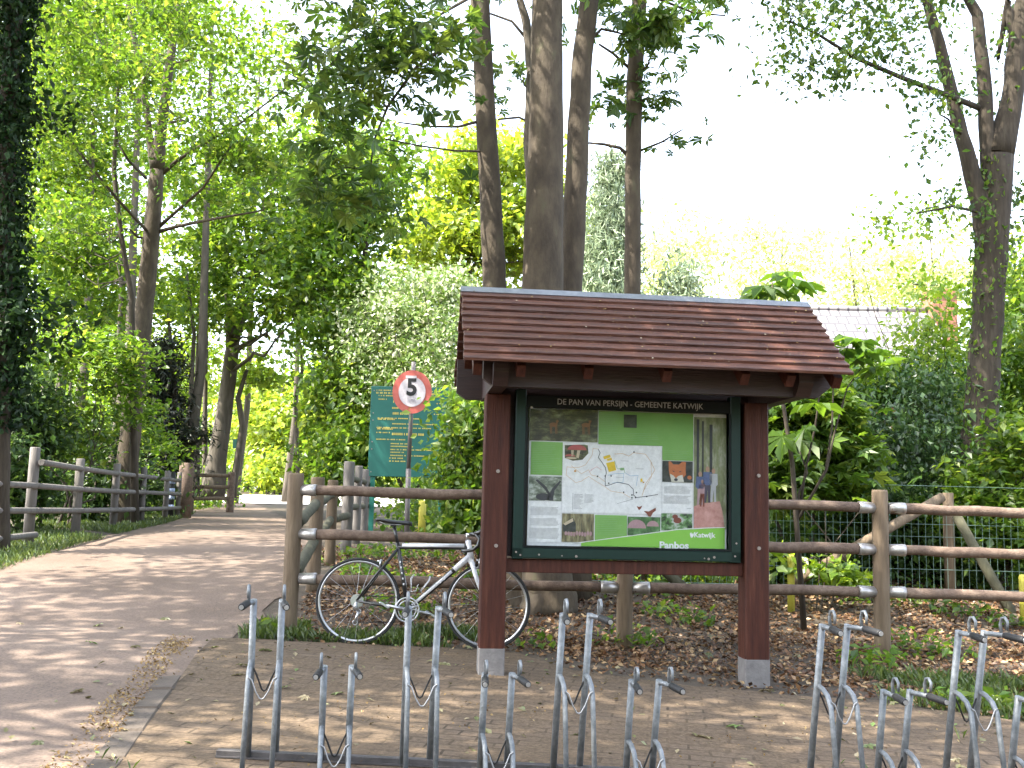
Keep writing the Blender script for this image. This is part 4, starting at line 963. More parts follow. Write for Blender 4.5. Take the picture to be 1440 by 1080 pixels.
def cage(a, d, up):
    a = Vector(a); d = Vector(d).normalized(); u = Vector(up).normalized()
    for s in (-1, 1): mb.tube([a + u * .01 + Vector((0, s * .01, 0)), a + u * .03 + Vector((0, s * .036, 0)), a + u * .05 + d * .10 + Vector((0, s * .037, 0)), a + u * .075 + d * .13 + Vector((0, s * .03, 0))], .0032, 6)
    mb.tube([a, a + u * .075, a + u * .08 + d * .02], .0035, 6); mb.tube([a, a + d * .14], .005, 6)
dt = (HB - BBK).normalized(); cage(BBK + dt * .16 + Vector((-.012, 0, .022)), dt, (-dt.z, 0, dt.x)); st = (SC - BBK).normalized(); cage(BBK + st * .13 + Vector((.014, 0, .005)), st, (st.z, 0, -st.x))
mb.build('bottle_cage', 'alloy', bike)

# ---------------------------------------------------------------- bicycle racks (one thing each; holders are its parts)
UD = Vector((-.165, 1, 0)).normalized(); UR = Vector((UD.y, -UD.x, 0))     # along a holder (away), and its right
def rack(label, bar, holders):
    A, B = bar; root = thing('bicycle_rack', label, 'bicycle rack', (A.x, A.y, g(A.x, A.y))); org = Vector((A.x, A.y, g(A.x, A.y)))
    d = (B - A); L = d.length; rot = Matrix.Rotation(math.atan2(d.y, d.x), 3, 'Z'); za = g(A.x, A.y); zb = g(B.x, B.y)
    tilt = Matrix.Rotation(-math.atan2(zb - za, L), 3, 'Y'); c = (A + B) / 2; c.z = (za + zb) / 2 + .03
    MB().box(c, (L, .035, .03), rot @ tilt, .003).box(c + Vector((0, 0, -.012)), (L - .004, .06, .006), rot @ tilt).build('base_rail', 'rack_bar', root, org)
    MB().box(c - UD * .33, (L, .035, .03), rot @ tilt, .003).build('base_rail', 'rack_bar', root, org)
    for (x, high) in holders:
        y = A.y + (B.y - A.y) * (x - A.x) / (B.x - A.x); gz = g(x, y)
        zt = .725 if high else .445; zj = zt - .27
        mb = MB(); tops = []
        for s in (-1, 1):
            b = Vector((x, y, gz + .0)) + UR * s * .060
            lean = -UD * .145 * (zt / .72); lat = UR * s * .002; jit_ = UR * random.uniform(-.004, .004) + UD * random.uniform(-.006, .006)
            top = b + lean + lat + jit_ + Vector((0, 0, zt)); tops.append((top, s, b))
            mb.tube([b + Vector((0, 0, -.0)), b.lerp(top, .5), top], .0150, 12)
            j = b.lerp(top, zj / zt)
            mb.tube([j, j - UD * .05 + Vector((0, 0, -.008)), j - UD * .095 + Vector((0, 0, -.03)), j - UD * .125 + Vector((0, 0, -.07)), j - UD * .135 + Vector((0, 0, -.13)), j - UD * .19 + Vector((0, 0, -zj + .0))], .0112, 10)
            # arm that carries the rubber grip
            e = top - UD * .12 + UR * s * .016 + Vector((0, 0, -.004))
            mb.tube([top + UD * .004 + Vector((0, 0, -.012)), top - UD * .02 + Vector((0, 0, -.008)), e], .011, 10)
        h = mb.build('wheel_holder', 'galvanised', root, org)
        for top, s, b in tops:
            mh = MB(); mg = MB(); mc = MB()
            e = top - UD * .115 + UR * s * .015 + Vector((0, 0, -.004)); e2 = top - UD * .225 + UR * s * .031 + Vector((0, 0, -.010))
            mg.tube([e, e.lerp(e2, .1), e.lerp(e2, .9), e2], [.0125, .0155, .0155, .013], 12); mc.tube([e2, e2 - UD * .004], .010, 10)
            q = top - UD * .10 + UR * s * .013
            mh.tube([q + Vector((0, 0, 0)), q + UD * .008 + Vector((0, 0, .04)), q - UD * .004 + Vector((0, 0, .068)), q - UD * .026 + Vector((0, 0, .072)), q - UD * .042 + Vector((0, 0, .055)), q - UD * .040 + Vector((0, 0, .02))], [.0075, .007, .0065, .0065, .0065, .006], 8)
            mh.build('hook', 'galvanised', h, org); mg.build('grip', 'rubber', h, org); mc.build('grip_end', 'wire_grey', h, org)
        mw = MB(); (t0, s0, b0), (t1, s1, b1) = tops
        for off, zz in ((-UD * .13, zj - .07),):
            a = b0.lerp(t0, zj / zt) + off + Vector((0, 0, -.06)); b = b1.lerp(t1, zj / zt) + off + Vector((0, 0, -.06))
            mw.tube([a + (b - a) * t + Vector((0, 0, dz)) for t, dz in ((0, .01), (.12, 0), (.28, -.05), (.42, -.078), (.5, -.082), (.58, -.078), (.72, -.05), (.88, 0), (1, .01))], .0035, 6, False)
        mw.build('wire_loop', 'wire_grey', h, org)
        mw = MB(); a = b0.lerp(t0, zj / zt) + Vector((0, 0, -.02)); b = b1.lerp(t1, zj / zt) + Vector((0, 0, -.02))
        mw.tube([a + (b - a) * t + Vector((0, 0, dz)) for t, dz in ((0, .01), (.2, -.04), (.42, -.105), (.5, -.112), (.58, -.105), (.8, -.04), (1, .01))], .004, 6, False)
        mw.build('rubber_loop', 'rubber', h, org)
    return root
def hx(px, py, Y): return at(px, py, Y).x
RY = 4.62
A = at(305, 1057, RY); A.z = 0; B = at(952, 1078, RY); B.z = 0
hs = [(hx(368, 1062, RY), True), (hx(470, 1066, RY), False), (hx(585, 1068, RY), True), (hx(694, 1070, RY), False), (hx(796, 1074, RY), True), (hx(898, 1076, RY), False)]
rack('steel bicycle rack with six wheel holders standing left and centre before the kiosk', (A, B), hs)
A2 = at(1100, 1080, RY + .03); B2 = at(1560, 1094, RY + .03)
hs = [(hx(1158, 1080, RY), True), (hx(1253, 1083, RY), False), (hx(1348, 1086, RY), True), (hx(1439, 1088, RY), False)]
rack('steel bicycle rack in the bottom right corner, right of the kiosk', (A2, B2), hs)
# ---------------------------------------------------------------- trees and shrubs
def gb(px, Y):
    q = at(px, 700, Y); return Vector((q.x, Y, g(q.x, Y)))
def T(points, Y):
    return [tp(px, py, (y if y else Y), w) for px, py, w, *r in points for y in [r[0] if r else None]]
def with_base(pts, Y, flare=1.5):
    b = pts[0]; z = g(b[0], b[1]); return [(b[0], b[1], z - .15, b[3] * flare), (b[0], b[1], z + .12, b[3] * 1.25)] + pts if b[2] > z + .3 else pts

# --- the tall group behind the kiosk
def above(px, py, Y, w, z, dx=0, dw=.6):
    a = at(px, py, Y); return (a.x + dx, a.y + .2, z, w * dw / 2 * Y / F)
Y = 9.9
A = [tp(742, 860, Y, 62), tp(730, 815, Y, 50), tp(706, 600, Y, 38), tp(697, 408, Y, 34), tp(688, 240, Y, 31), tp(680, 110, Y, 29), tp(675, 0, Y, 28), above(668, -60, Y, 28, 8.0, -.2), above(660, -60, Y, 28, 11, -.5, .3)]
make_tree('sycamore_tree', 'slim pale grey trunk leaning left, leftmost of the tall group behind the kiosk', 'tree', (A[0][0], A[0][1], g(A[0][0], A[0][1])), [A],
          [pb(505, 30, 8.6, 50, 50, 10, .6), pb(565, 95, 8.8, 75, 50, 15, .6), pb(490, 120, 8.7, 45, 50, 11, .6), pb(475, 205, 8.9, 45, 40, 11, .6), pb(510, 270, 9.0, 38, 45, 7, .5), pb(455, 270, 9.2, 35, 30, 6, .5), pb(600, 20, 9.0, 55, 35, 7, .6), pb(640, 95, 9.3, 45, 28, 2, .5), ((-.8, 9.5, 8.6), (2.6, 2.2, 1.6), 60)],
          'leaf_maple', 'bark_smooth', kind='maple', size=.115, lpc=12, sig=.25, flatten=.5, tilt=.5,
          limbs=[[tp(668, 50, 9.9, 7), tp(630, 62, 9.5, 6), tp(585, 95, 9.1, 5), tp(545, 150, 8.9, 4), tp(525, 200, 8.9, 3), tp(521, 240, 8.9, 2)], [tp(676, 170, 9.9, 5), tp(645, 178, 9.8, 4), tp(605, 178, 9.6, 3), tp(560, 172, 9.4, 2)], [tp(685, 213, 9.9, 4), tp(640, 212, 9.6, 3), tp(590, 205, 9.3, 2.5), tp(540, 195, 9, 2)], [tp(672, -10, 9.9, 6), tp(620, 20, 9.4, 4), tp(575, 50, 9.1, 3), tp(552, 90, 9, 2)]], limb_r=.2, maxlimb=5, tn=16)
Y = 9.7
B = [tp(772, 865, Y, 84), tp(770, 815, Y, 70), tp(764, 600, Y, 62), tp(764, 408, Y, 60), tp(766, 250, Y, 53), tp(768, 100, Y, 48), tp(770, 0, Y, 45), above(772, -50, Y, 44, 8.5, .1), above(772, -50, Y, 44, 12, .3, .3)]
make_tree('sycamore_tree', 'thickest brown trunk in the middle of the tall group behind the kiosk', 'tree', (B[0][0], B[0][1], g(B[0][0], B[0][1])), [B],
          [((1.0, 10.5, 9.0), (2.8, 2.4, 2.0), 60)], 'leaf_maple', 'bark_smooth', kind='maple', size=.13, lpc=30, sig=.3, maxlimb=8, tn=20,
          limbs=[[tp(803, 885, 9.45, 22), tp(790, 862, 9.55, 34), tp(778, 830, 9.65, 40)], [tp(742, 888, 9.4, 20), tp(752, 862, 9.5, 34), tp(764, 830, 9.6, 40)]])
Y = 10.3
Cc = [tp(800, 850, Y, 66), tp(800, 600, Y, 40), tp(802, 408, Y, 34), tp(810, 250, Y, 33), tp(818, 100, Y, 30), tp(828, 0, Y, 28), above(834, -50, Y, 28, 8, .3), above(834, -50, Y, 28, 11, .7, .3)]
make_tree('sycamore_tree', 'dark trunk leaning right, close behind the thickest trunk', 'tree', (Cc[0][0], Cc[0][1], g(Cc[0][0], Cc[0][1])), [Cc],
          [((2.8, 10.8, 8.6), (2.4, 2.2, 1.6), 40), pb(905, 20, 10.2, 45, 30, 6, .5)], 'leaf_maple', 'bark_smooth', kind='maple', size=.125, lpc=24, sig=.22, maxlimb=7, tn=16)
Y = 10.9
H = [tp(762, 850, Y, 30), tp(758, 400, Y, 22), tp(744, 200, Y, 18), tp(747, 100, Y, 15), tp(740, 30, Y, 13), tp(728, -10, Y, 10), above(720, -50, Y, 12, 7.6, -.3, .4)]
make_tree('sycamore_tree', 'thin light stem half hidden between the left and the thickest trunk', 'tree', (H[0][0], H[0][1], g(H[0][0], H[0][1])), [H],
          [((.2, 11.4, 7.9), (1.6, 1.4, .9), 14), pb(700, 120, 10.8, 25, 60, 3, .4)], 'leaf_maple', 'bark_pale', kind='maple', size=.11, lpc=14, sig=.2, maxlimb=3,
          limbs=[[tp(745, 60, Y, 5), tp(720, 30, Y, 4), tp(692, 20, Y, 3), tp(665, 12, Y, 2)], [tp(750, 175, Y, 4), tp(730, 165, Y, 3.5), tp(700, 168, Y, 3)]])
Y = 11.4
D = [tp(892, 850, Y, 36), tp(890, 600, Y, 27), tp(889, 408, Y, 24), tp(890, 250, Y, 23), tp(892, 120, Y, 24), tp(899, 0, Y, 22), above(904, -50, Y, 22, 8.6, .2), above(904, -50, Y, 22, 11.5, .4, .3)]
make_tree('sycamore_tree', 'dark straight slender trunk, rightmost of the tall group behind the kiosk', 'tree', (D[0][0], D[0][1], g(D[0][0], D[0][1])), [D],
          [pb(868, 135, 11.2, 22, 40, 4, .5), pb(925, 145, 11.2, 24, 32, 4, .5), pb(850, 30, 11, 36, 22, 3, .5), pb(935, 60, 11.1, 20, 40, 3, .5), pb(950, 195, 11.4, 18, 12, 1, .3), ((4.0, 11.8, 10.2), (2.4, 2.2, 1.8), 34)], 'leaf_maple', 'bark_smooth', kind='maple', size=.115, lpc=13, sig=.18, maxlimb=5, tn=14,
          limbs=[[tp(882, 218, Y, 6), tp(872, 208, Y, 5), tp(850, 203, Y, 4), tp(828, 201, Y, 3)], [tp(884, 95, Y, 5), tp(862, 75, Y, 4), tp(842, 62, Y, 3)], [tp(900, 212, Y, 4), tp(930, 200, Y, 3), tp(960, 182, Y, 2)], [tp(905, -10, Y, 5), tp(935, 2, Y, 4), tp(975, 18, Y, 3), tp(1020, 22, Y, 2)]])

# --- right tree with three stems and ivy on its bark
Y = 12.0
R0 = [tp(1366, 700, Y, 64), tp(1378, 600, Y, 46), tp(1389, 450, Y, 42), tp(1396, 330, Y, 46), tp(1404, 220, Y, 42)]
R1 = [R0[3], tp(1374, 270, Y, 26), tp(1352, 190, Y, 20), tp(1326, 80, Y, 17), tp(1303, 0, Y, 14), above(1290, -60, Y, 14, 8.5, -.5, .5)]
R2 = [tp(1398, 300, Y, 30), tp(1388, 200, Y, 22), tp(1384, 110, Y, 20), tp(1374, 20, Y, 16), tp(1352, -20, Y, 12), above(1340, -60, Y, 12, 9, -.3, .5)]
R3 = [R0[4], tp(1424, 140, Y, 30), tp(1432, 40, Y, 26), tp(1448, -30, Y, 22), above(1452, -60, Y, 20, 10, .3, .5)]
R4 = [tp(1418, 150, Y, 16), tp(1424, 60, Y, 13), tp(1418, 0, Y, 11), above(1410, -40, Y, 10, 7, 0, .5)]
righttree = make_tree('lime_tree', 'forked tree with ivy on its trunk at the right edge of the picture', 'tree', (R0[0][0], R0[0][1], g(R0[0][0], R0[0][1])), [R0, R1, R2, R3, R4],
          [pb(1210, 20, 10.6, 70, 30, 16, .6), pb(1140, 90, 10.6, 60, 30, 13, .5), pb(1100, 30, 10.6, 50, 28, 9, .5), pb(1230, 90, 10.9, 55, 30, 8, .5), pb(1280, 30, 11.5, 60, 35, 9, .6), pb(1300, 130, 11.6, 40, 30, 6, .5), pb(1310, 200, 11.6, 35, 15, 3, .4), pb(1335, 292, 11.6, 50, 16, 4, .5), pb(1390, 110, 12, 40, 60, 5, .6), pb(1425, 300, 12.5, 25, 60, 8, .6), ((5.6, 11.5, 9.3), (3.2, 2.8, 2.0), 80)],
          'leaf_maple', 'bark', kind='oval', size=.075, lpc=34, sig=.22, flatten=.5, tilt=.7, maxlimb=5, tn=16,
          limbs=[[tp(1378, 152, Y, 9), tp(1330, 133, 11.8, 8), tp(1270, 110, 11.3, 7), tp(1200, 80, 11, 6), tp(1150, 48, 10.7, 4), tp(1110, 30, 10.6, 3)], [tp(1384, 300, Y, 5), tp(1340, 290, 11.8, 4), tp(1290, 300, 11.5, 2)]])
def ivy(root, line, base, rad, n, size, m='leaf_dark', spread=.05, side=None):
    P = []
    pts = [Vector(p[:3]) for p in line]; rs = [p[3] for p in line]
    for i in range(n):
        k = random.randrange(len(pts) - 1); t = random.random(); c = pts[k].lerp(pts[k + 1], t); r = (rs[k] * (1 - t) + rs[k + 1] * t) * rad + abs(random.gauss(0, spread))
        a = random.uniform(0, 6.283) if side is None else random.gauss(side, .8)
        P.append((c.x + r * math.cos(a), c.y + r * math.sin(a), c.z + random.uniform(-.1, .1)))
    V, Q = leaves(np.array(P), size, 'oval', 1.2); npmesh('ivy', V, Q, m, root, base)
ivy(righttree, R0[1:], tuple(righttree.location), 1.0, 500, .065, 'leaf_mid', .05, math.pi + .2)
ivy(righttree, R0[1:4], tuple(righttree.location), 1.0, 260, .065, 'leaf_mid', .05, -.2)

# --- the left tree beside the path
Y = 19.2
L0 = [tp(173, 740, Y, 34), tp(180, 640, Y, 29), tp(192, 530, Y, 27), tp(205, 420, Y, 25), tp(215, 310, Y, 23), tp(221, 240, Y, 20)]
L1 = [L0[5], tp(226, 190, Y, 16), tp(236, 110, Y, 13), tp(246, 40, Y, 11), tp(258, -20, Y, 9), above(262, -60, Y, 9, 11.5, .2, .5)]
L2 = [L0[5], tp(210, 190, Y, 10), tp(200, 110, Y, 9), tp(184, 30, Y, 8), tp(172, -40, Y, 6)]
make_tree('maple_tree', 'tall leaning maple with reddish trunk and green crown beside the left fence', 'tree', (L0[0][0], L0[0][1], g(L0[0][0], L0[0][1])), [L0, L1, L2],
          [pb(110, 60, 16.5, 110, 70, 44, 1.8), pb(260, 20, 16.5, 70, 45, 24, 1.5), pb(80, 190, 16.5, 80, 60, 24, 1.6), pb(190, 110, 21, 80, 50, 16, 1.0), pb(310, 180, 16.5, 70, 36, 15, 1.4), pb(365, 210, 16.5, 70, 34, 20, 1.2), pb(310, 275, 17.5, 55, 26, 8, 1.2), pb(90, 290, 17.8, 60, 40, 9, 1.2), pb(370, 70, 17, 50, 50, 5, 1.2), pb(440, 110, 17, 60, 60, 7, 1.2), ((-6.6, 17, 9.6), (4.0, 3.5, 2.6), 90)],
          'leaf_mid', 'bark_smooth', kind='oval', size=.11, lpc=62, sig=.36, flatten=.35, tilt=.55, maxlimb=4, tn=14,
          limbs=[[tp(217, 325, Y, 6), tp(245, 300, Y, 5), tp(285, 265, 16.6, 4), tp(325, 205, 16.4, 3)], [tp(219, 327, Y, 6), tp(250, 318, Y, 5), tp(300, 308, 16.6, 4), tp(370, 296, 16.4, 2)], [tp(221, 250, Y, 7), tp(250, 225, Y, 6), tp(290, 200, 16.6, 4), tp(340, 172, 16.4, 3), tp(420, 110, 16.2, 2.5), tp(475, 60, 16, 2)], [tp(207, 325, Y, 5), tp(165, 280, 17, 4.5), tp(120, 225, 17, 4), tp(95, 190, 17, 3)], [tp(205, 250, Y, 5), tp(180, 225, 17, 4), tp(165, 200, 17, 3)]])
# slim dark leaning stem left of it
Y = 18.5
S0 = [tp(190, 735, Y, 12), tp(185, 420, Y, 8), tp(170, 330, Y, 7), tp(160, 240, Y, 6.5), tp(165, 160, Y, 5), tp(168, 60, Y, 4)]
make_tree('maple_tree', 'slim dark crooked stem just left of the leaning maple', 'tree', (S0[0][0], S0[0][1], g(S0[0][0], S0[0][1])), [S0],
          [pb(110, 360, 21, 70, 50, 22, 1.2), pb(60, 330, 20, 60, 70, 26, 1.5), pb(120, 430, 21, 60, 40, 16, 1)], 'leaf_mid', 'bark', kind='oval', size=.15, lpc=50, sig=.36, flatten=.4, tilt=.55, maxlimb=6)
# ivy-clad trunk
Y = 12.5
I0 = [tp(-2, 800, Y, 30), tp(0, 600, Y, 27), tp(6, 400, Y, 26), tp(10, 200, Y, 25), tp(20, 0, Y, 24), above(22, -60, Y, 24, 9, .1, .6)]
t = make_tree('ivy_clad_tree', 'dark ivy covered trunk at the left edge of the picture', 'tree', (I0[0][0], I0[0][1], g(I0[0][0], I0[0][1])), [I0],
          [((-7.6, 12.5, 9.2), (2.6, 2.4, 1.4), 40), pb(40, 150, 12.8, 30, 60, 6, .6), pb(30, 440, 12.4, 50, 60, 12, .7)], 'leaf_ivy', 'bark', kind='oval', size=.12, lpc=45, sig=.28, maxlimb=5)
ivy(t, I0[1:], tuple(t.location), 1.0, 9000, .09, 'leaf_ivy', .13)

# --- the big forked tree down the path
Y = 32
M0 = [tp(298, 700, Y, 36), tp(306, 640, Y, 27), tp(318, 560, Y, 22), tp(327, 490, Y, 20)]
M1 = [M0[3], tp(332, 440, Y, 13), tp(345, 400, Y, 9), tp(380, 350, Y, 6), tp(420, 300, Y, 4)]
M2 = [M0[3], tp(322, 430, Y, 12), tp(318, 350, Y, 9), tp(300, 260, Y, 7), tp(295, 160, Y, 5)]
M3 = [tp(325, 500, Y, 14), tp(345, 430, Y, 10), tp(362, 390, Y, 8), tp(340, 300, Y, 6), tp(350, 200, Y, 4)]
make_tree('oak_tree', 'big forked tree with pale trunk where the path bends, crown over the path', 'tree', (M0[0][0], M0[0][1], g(M0[0][0], M0[0][1])), [M0, M1, M2, M3],
          [pb(340, 330, 31, 90, 60, 50, 3), pb(430, 290, 30, 70, 60, 44, 3), pb(420, 410, 29, 60, 40, 30, 2.5), pb(300, 240, 32, 80, 60, 40, 3), pb(470, 230, 30, 60, 60, 30, 3), pb(290, 420, 31, 60, 40, 14, 2.5), pb(380, 450, 30, 40, 25, 9, 2)], 'leaf_mid', 'bark_pale', kind='oval', size=.24, lpc=60, sig=.62, flatten=.4, tilt=.5, maxlimb=6, tn=12)
for k, (px, pt, wpx, lab) in enumerate(((276, 420, 9, 'slender straight pale stem left of the big forked tree'), (341, 520, 9, 'short leaning dark stem right of the big forked tree'), (288, 330, 7, 'thin twisted pale stem touching the big forked tree on its left'))):
    Y = 31 + k; q0 = tp(px - (14 if k == 1 else 0), 700, Y, wpx * 1.2); S = [q0, tp(px, 600, Y, wpx), tp(px + (2 if k != 1 else -6), (600 + pt) / 2, Y, wpx * .8), tp(px + 6, pt, Y, wpx * .6)]
    make_tree('young_tree', lab, 'tree', (q0[0], q0[1], g(q0[0], q0[1])), [S], [pb(px, pt, Y, 40, 40, 9, 2)], 'leaf_bright', 'bark_pale', kind='oval', size=.24, lpc=60, sig=.5, flatten=.4, maxlimb=4)

# --- left undergrowth
def shrub(name, label, px, Y, blobs, leaf, kind='oval', size=.1, lpc=60, sig=.28, flatten=.6, tilt=.7, cat='shrub', stem=.03, group=None, maxlimb=6):
    b = gb(px, Y); st = [[(b.x + random.uniform(-.15, .15), b.y, b.z - .1, stem), (b.x + random.uniform(-.3, .3), b.y, b.z + .5, stem * .8), (b.x + random.uniform(-.5, .5), b.y, b.z + 1.1, stem * .5)] for _ in range(3)]
    return make_tree(name, label, cat, b, st, blobs, leaf, 'bark', kind=kind, size=size, lpc=lpc, sig=sig, flatten=flatten, tilt=tilt, crownname='foliage', stemname='stem', maxlimb=maxlimb, limb_r=.8, group=group)
shrub('hazel_bush', 'light green layered bush reaching over the left fence beside the leaning maple', 90, 17.5, [pb(60, 500, 17, 80, 35, 26, 1.0), pb(150, 490, 18, 60, 30, 22, .9), pb(140, 560, 18, 60, 50, 24, .7), pb(205, 590, 21, 26, 50, 14, .6), pb(225, 640, 22.5, 22, 24, 7, .4), pb(100, 610, 17.5, 60, 40, 14, .7)], 'leaf_mid', size=.13, lpc=52, sig=.27, flatten=.35, tilt=.4)
shrub('rhododendron_bush', 'dark glossy bush behind the near end of the left fence', 50, 16.2, [pb(50, 600, 16.2, 55, 60, 46, .6), pb(0, 540, 15.5, 50, 50, 30, .6), pb(20, 690, 15.6, 50, 45, 34, .35), pb(-40, 650, 14.6, 60, 90, 40, .4)], 'leaf_dark', size=.11, lpc=60, sig=.24)
shrub('holly_bush', 'dark bush filling the gap under the light green bush behind the left fence', 120, 19.5, [pb(110, 690, 19.2, 60, 40, 40, .6), pb(190, 695, 23, 40, 32, 26, .5), pb(140, 640, 20, 60, 50, 30, .7)], 'leaf_dark', size=.13, lpc=60, sig=.3)
Y = 25.6; b = gb(236, Y)
make_tree('yew_tree', 'nearly black yew between the leaning maple and the big forked tree', 'tree', b, [[(b.x, b.y, b.z - .1, .13), (b.x, b.y, b.z + 3.5, .05)]],
          [pb(228, 600, Y, 34, 55, 70, .9), pb(228, 520, Y, 24, 50, 40, .7), pb(230, 665, Y, 34, 34, 50, .7), pb(262, 612, Y, 18, 10, 8, .4)], 'leaf_yew', 'bark', kind='needle', size=.20, lpc=90, sig=.26, flatten=.45, tilt=.4, maxlimb=8)

# --- right of the path
shrub('laurel_bush', 'fresh green bush beside the green notice board, left of the kiosk post', 662, 12.6, [pb(665, 600, 12.6, 40, 45, 30, .5), pb(650, 680, 12.6, 35, 50, 26, .5), pb(690, 690, 12.4, 40, 60, 26, .5), pb(660, 735, 12.2, 36, 25, 16, .4)], 'leaf_mid', size=.10, lpc=60, sig=.17, tilt=.9)
shrub('ground_shrub', 'low leafy shrub below the kiosk board behind the log fence', 930, 11.4, [pb(900, 810, 11.4, 60, 18, 14, .4), pb(985, 805, 11.4, 60, 22, 18, .4), pb(860, 790, 11.6, 40, 20, 9, .4)], 'leaf_mid', size=.07, lpc=50, sig=.13)
shrub('hawthorn_bush', 'white flowering hawthorn behind the round speed sign', 585, 24, [pb(600, 430, 24, 55, 45, 34, 1.6), pb(545, 490, 24.5, 60, 36, 26, 1.4), pb(625, 480, 23.5, 45, 60, 30, 1.4), pb(560, 400, 25, 30, 26, 9, 1), pb(625, 385, 24, 35, 22, 9, .8), pb(520, 450, 25, 26, 30, 9, 1), pb(580, 540, 24, 60, 40, 24, 1), pb(640, 560, 23, 40, 60, 24, 1)], 'leaf_blossom', size=.12, lpc=120, sig=.34, cat='tree', stem=.08)
shrub('elder_bush', 'bushy green elder between the path and the green notice board', 500, 25, [pb(485, 560, 25, 40, 60, 50, 1.0), pb(500, 640, 24, 30, 50, 40, .8), pb(465, 480, 26, 34, 50, 26, 1.2), pb(540, 600, 24, 40, 60, 30, 1), pb(468, 650, 27, 18, 30, 16, .6)], 'leaf_mid', size=.18, lpc=70, sig=.42, cat='tree', stem=.07)
Y = 27; b = gb(500, Y)
make_tree('elm_tree', 'rounded green tree right of the path, above the elder', 'tree', b, [[(b.x, b.y, b.z - .1, .2), (b.x - .2, b.y, b.z + 4, .14), (b.x, b.y, b.z + 8, .06)]],
          [pb(470, 400, Y, 50, 60, 44, 2), pb(430, 350, Y, 40, 50, 26, 2), pb(520, 300, Y, 45, 50, 30, 1.8), pb(540, 220, Y, 40, 50, 20, 1.8), pb(520, 420, Y, 35, 40, 20, 1.4), pb(480, 300, Y, 40, 50, 20, 1.6)], 'leaf_mid', 'bark', kind='oval', size=.2, lpc=55, sig=.5, flatten=.5, maxlimb=7)
Y = 34; b = gb(650, Y)
make_tree('field_maple', 'sunlit yellow green round tree seen left of the tall trunks', 'tree', b, [[(b.x, b.y, b.z - .1, .25), (b.x, b.y, b.z + 6, .16), (b.x, b.y, b.z + 11, .06)]],
          [pb(640, 260, Y, 50, 50, 34, 2.5), pb(690, 230, Y, 50, 45, 34, 2.5), pb(620, 340, Y, 70, 50, 60, 2.8), pb(710, 330, Y, 60, 60, 54, 2.8), pb(740, 250, Y, 50, 60, 30, 2.5), pb(800, 330, Y, 50, 60, 34, 2.5), pb(680, 420, Y, 60, 40, 30, 2.5)], 'leaf_yellow', 'bark_pale', kind='oval', size=.26, lpc=52, sig=.55, flatten=.5, maxlimb=8)
Y = 28; b = gb(850, Y)
make_tree('spruce_tree', 'narrow grey green conifer behind the tall trunks', 'tree', b, [[(b.x, b.y, b.z - .1, .18), (b.x, b.y, at(860, 225, Y).z, .02)]],
          [pb(860, 250, Y, 7, 22, 8, .15), pb(858, 300, Y, 12, 30, 12, .3), pb(855, 350, Y, 22, 35, 20, .5), pb(850, 400, Y, 30, 40, 30, .8), pb(955, 405, Y, 20, 15, 5, .5), pb(850, 470, Y, 40, 50, 40, 1.1)], 'leaf_spruce', 'bark', kind='needle', size=.24, lpc=230, sig=.3, flatten=1.3, tilt=1.2, maxlimb=5, limb_frac=.3)
# far trees to the right; pale leaf colour stands in for haze
for k, (px, py, Y, rx, ry, n, lab) in enumerate((
        (960, 345, 52, 80, 50, 60, 'pale yellow far tree right of the slender dark trunk'),
        (1090, 350, 56, 80, 45, 54, 'pale far tree above the right end of the kiosk roof'),
        (1210, 375, 50, 70, 50, 54, 'pale yellow far tree above the house roof'),
        (1320, 360, 48, 70, 50, 44, 'pale far tree between the chimney and the forked tree'),
        (1440, 400, 44, 60, 90, 60, 'light green far tree at the right edge behind the forked tree'))):
    b = gb(px, Y); s = Y / F
    make_tree('birch_tree', lab, 'tree', b, [[(b.x, b.y, b.z - .1, .2), (b.x + .3, b.y, b.z + 6, .13), (b.x + random.uniform(-.6, .6), b.y, at(px, py - ry * .8, Y).z, .03)]],
              [pb(px, py, Y, rx, ry, n, 4), pb(px + random.uniform(-20, 20), py + ry, Y, rx * .9, ry, n, 4), pb(px, py + ry * 2, Y, rx, ry, n // 2, 4)], 'leaf_hazed' if k < 4 else 'leaf_bright', 'bark_pale', kind='oval', size=.24, lpc=34, sig=.6, flatten=.7, maxlimb=12)
# far trees at the path end; hazy glow put into their bright leaf colours
for k, (px, py, Y, rx, ry, n, lf, lab) in enumerate((
        (390, 590, 60, 55, 50, 80, 'leaf_yellow', 'bright yellow green tree where the path ends'),
        (460, 560, 62, 50, 60, 70, 'leaf_bright', 'bright green tree at the path end, behind the elder'),
        (350, 560, 66, 40, 60, 50, 'leaf_bright', 'sunny green tree behind the tiny path sign'),
        (540, 500, 60, 60, 70, 70, 'leaf_yellow', 'yellow green tree far behind the green notice board'))):
    b = gb(px, Y)
    make_tree('lime_tree', lab, 'tree', b, [[(b.x, b.y, b.z - .1, .25), (b.x, b.y, b.z + 7, .08)]],
              [pb(px, py, Y, rx, ry, n, 4), pb(px + 10, 660, Y - 2, rx * .9, 30, n // 2, 2.5)], lf, 'bark_pale', kind='oval', size=.36, lpc=60, sig=.75, flatten=.6, maxlimb=7)
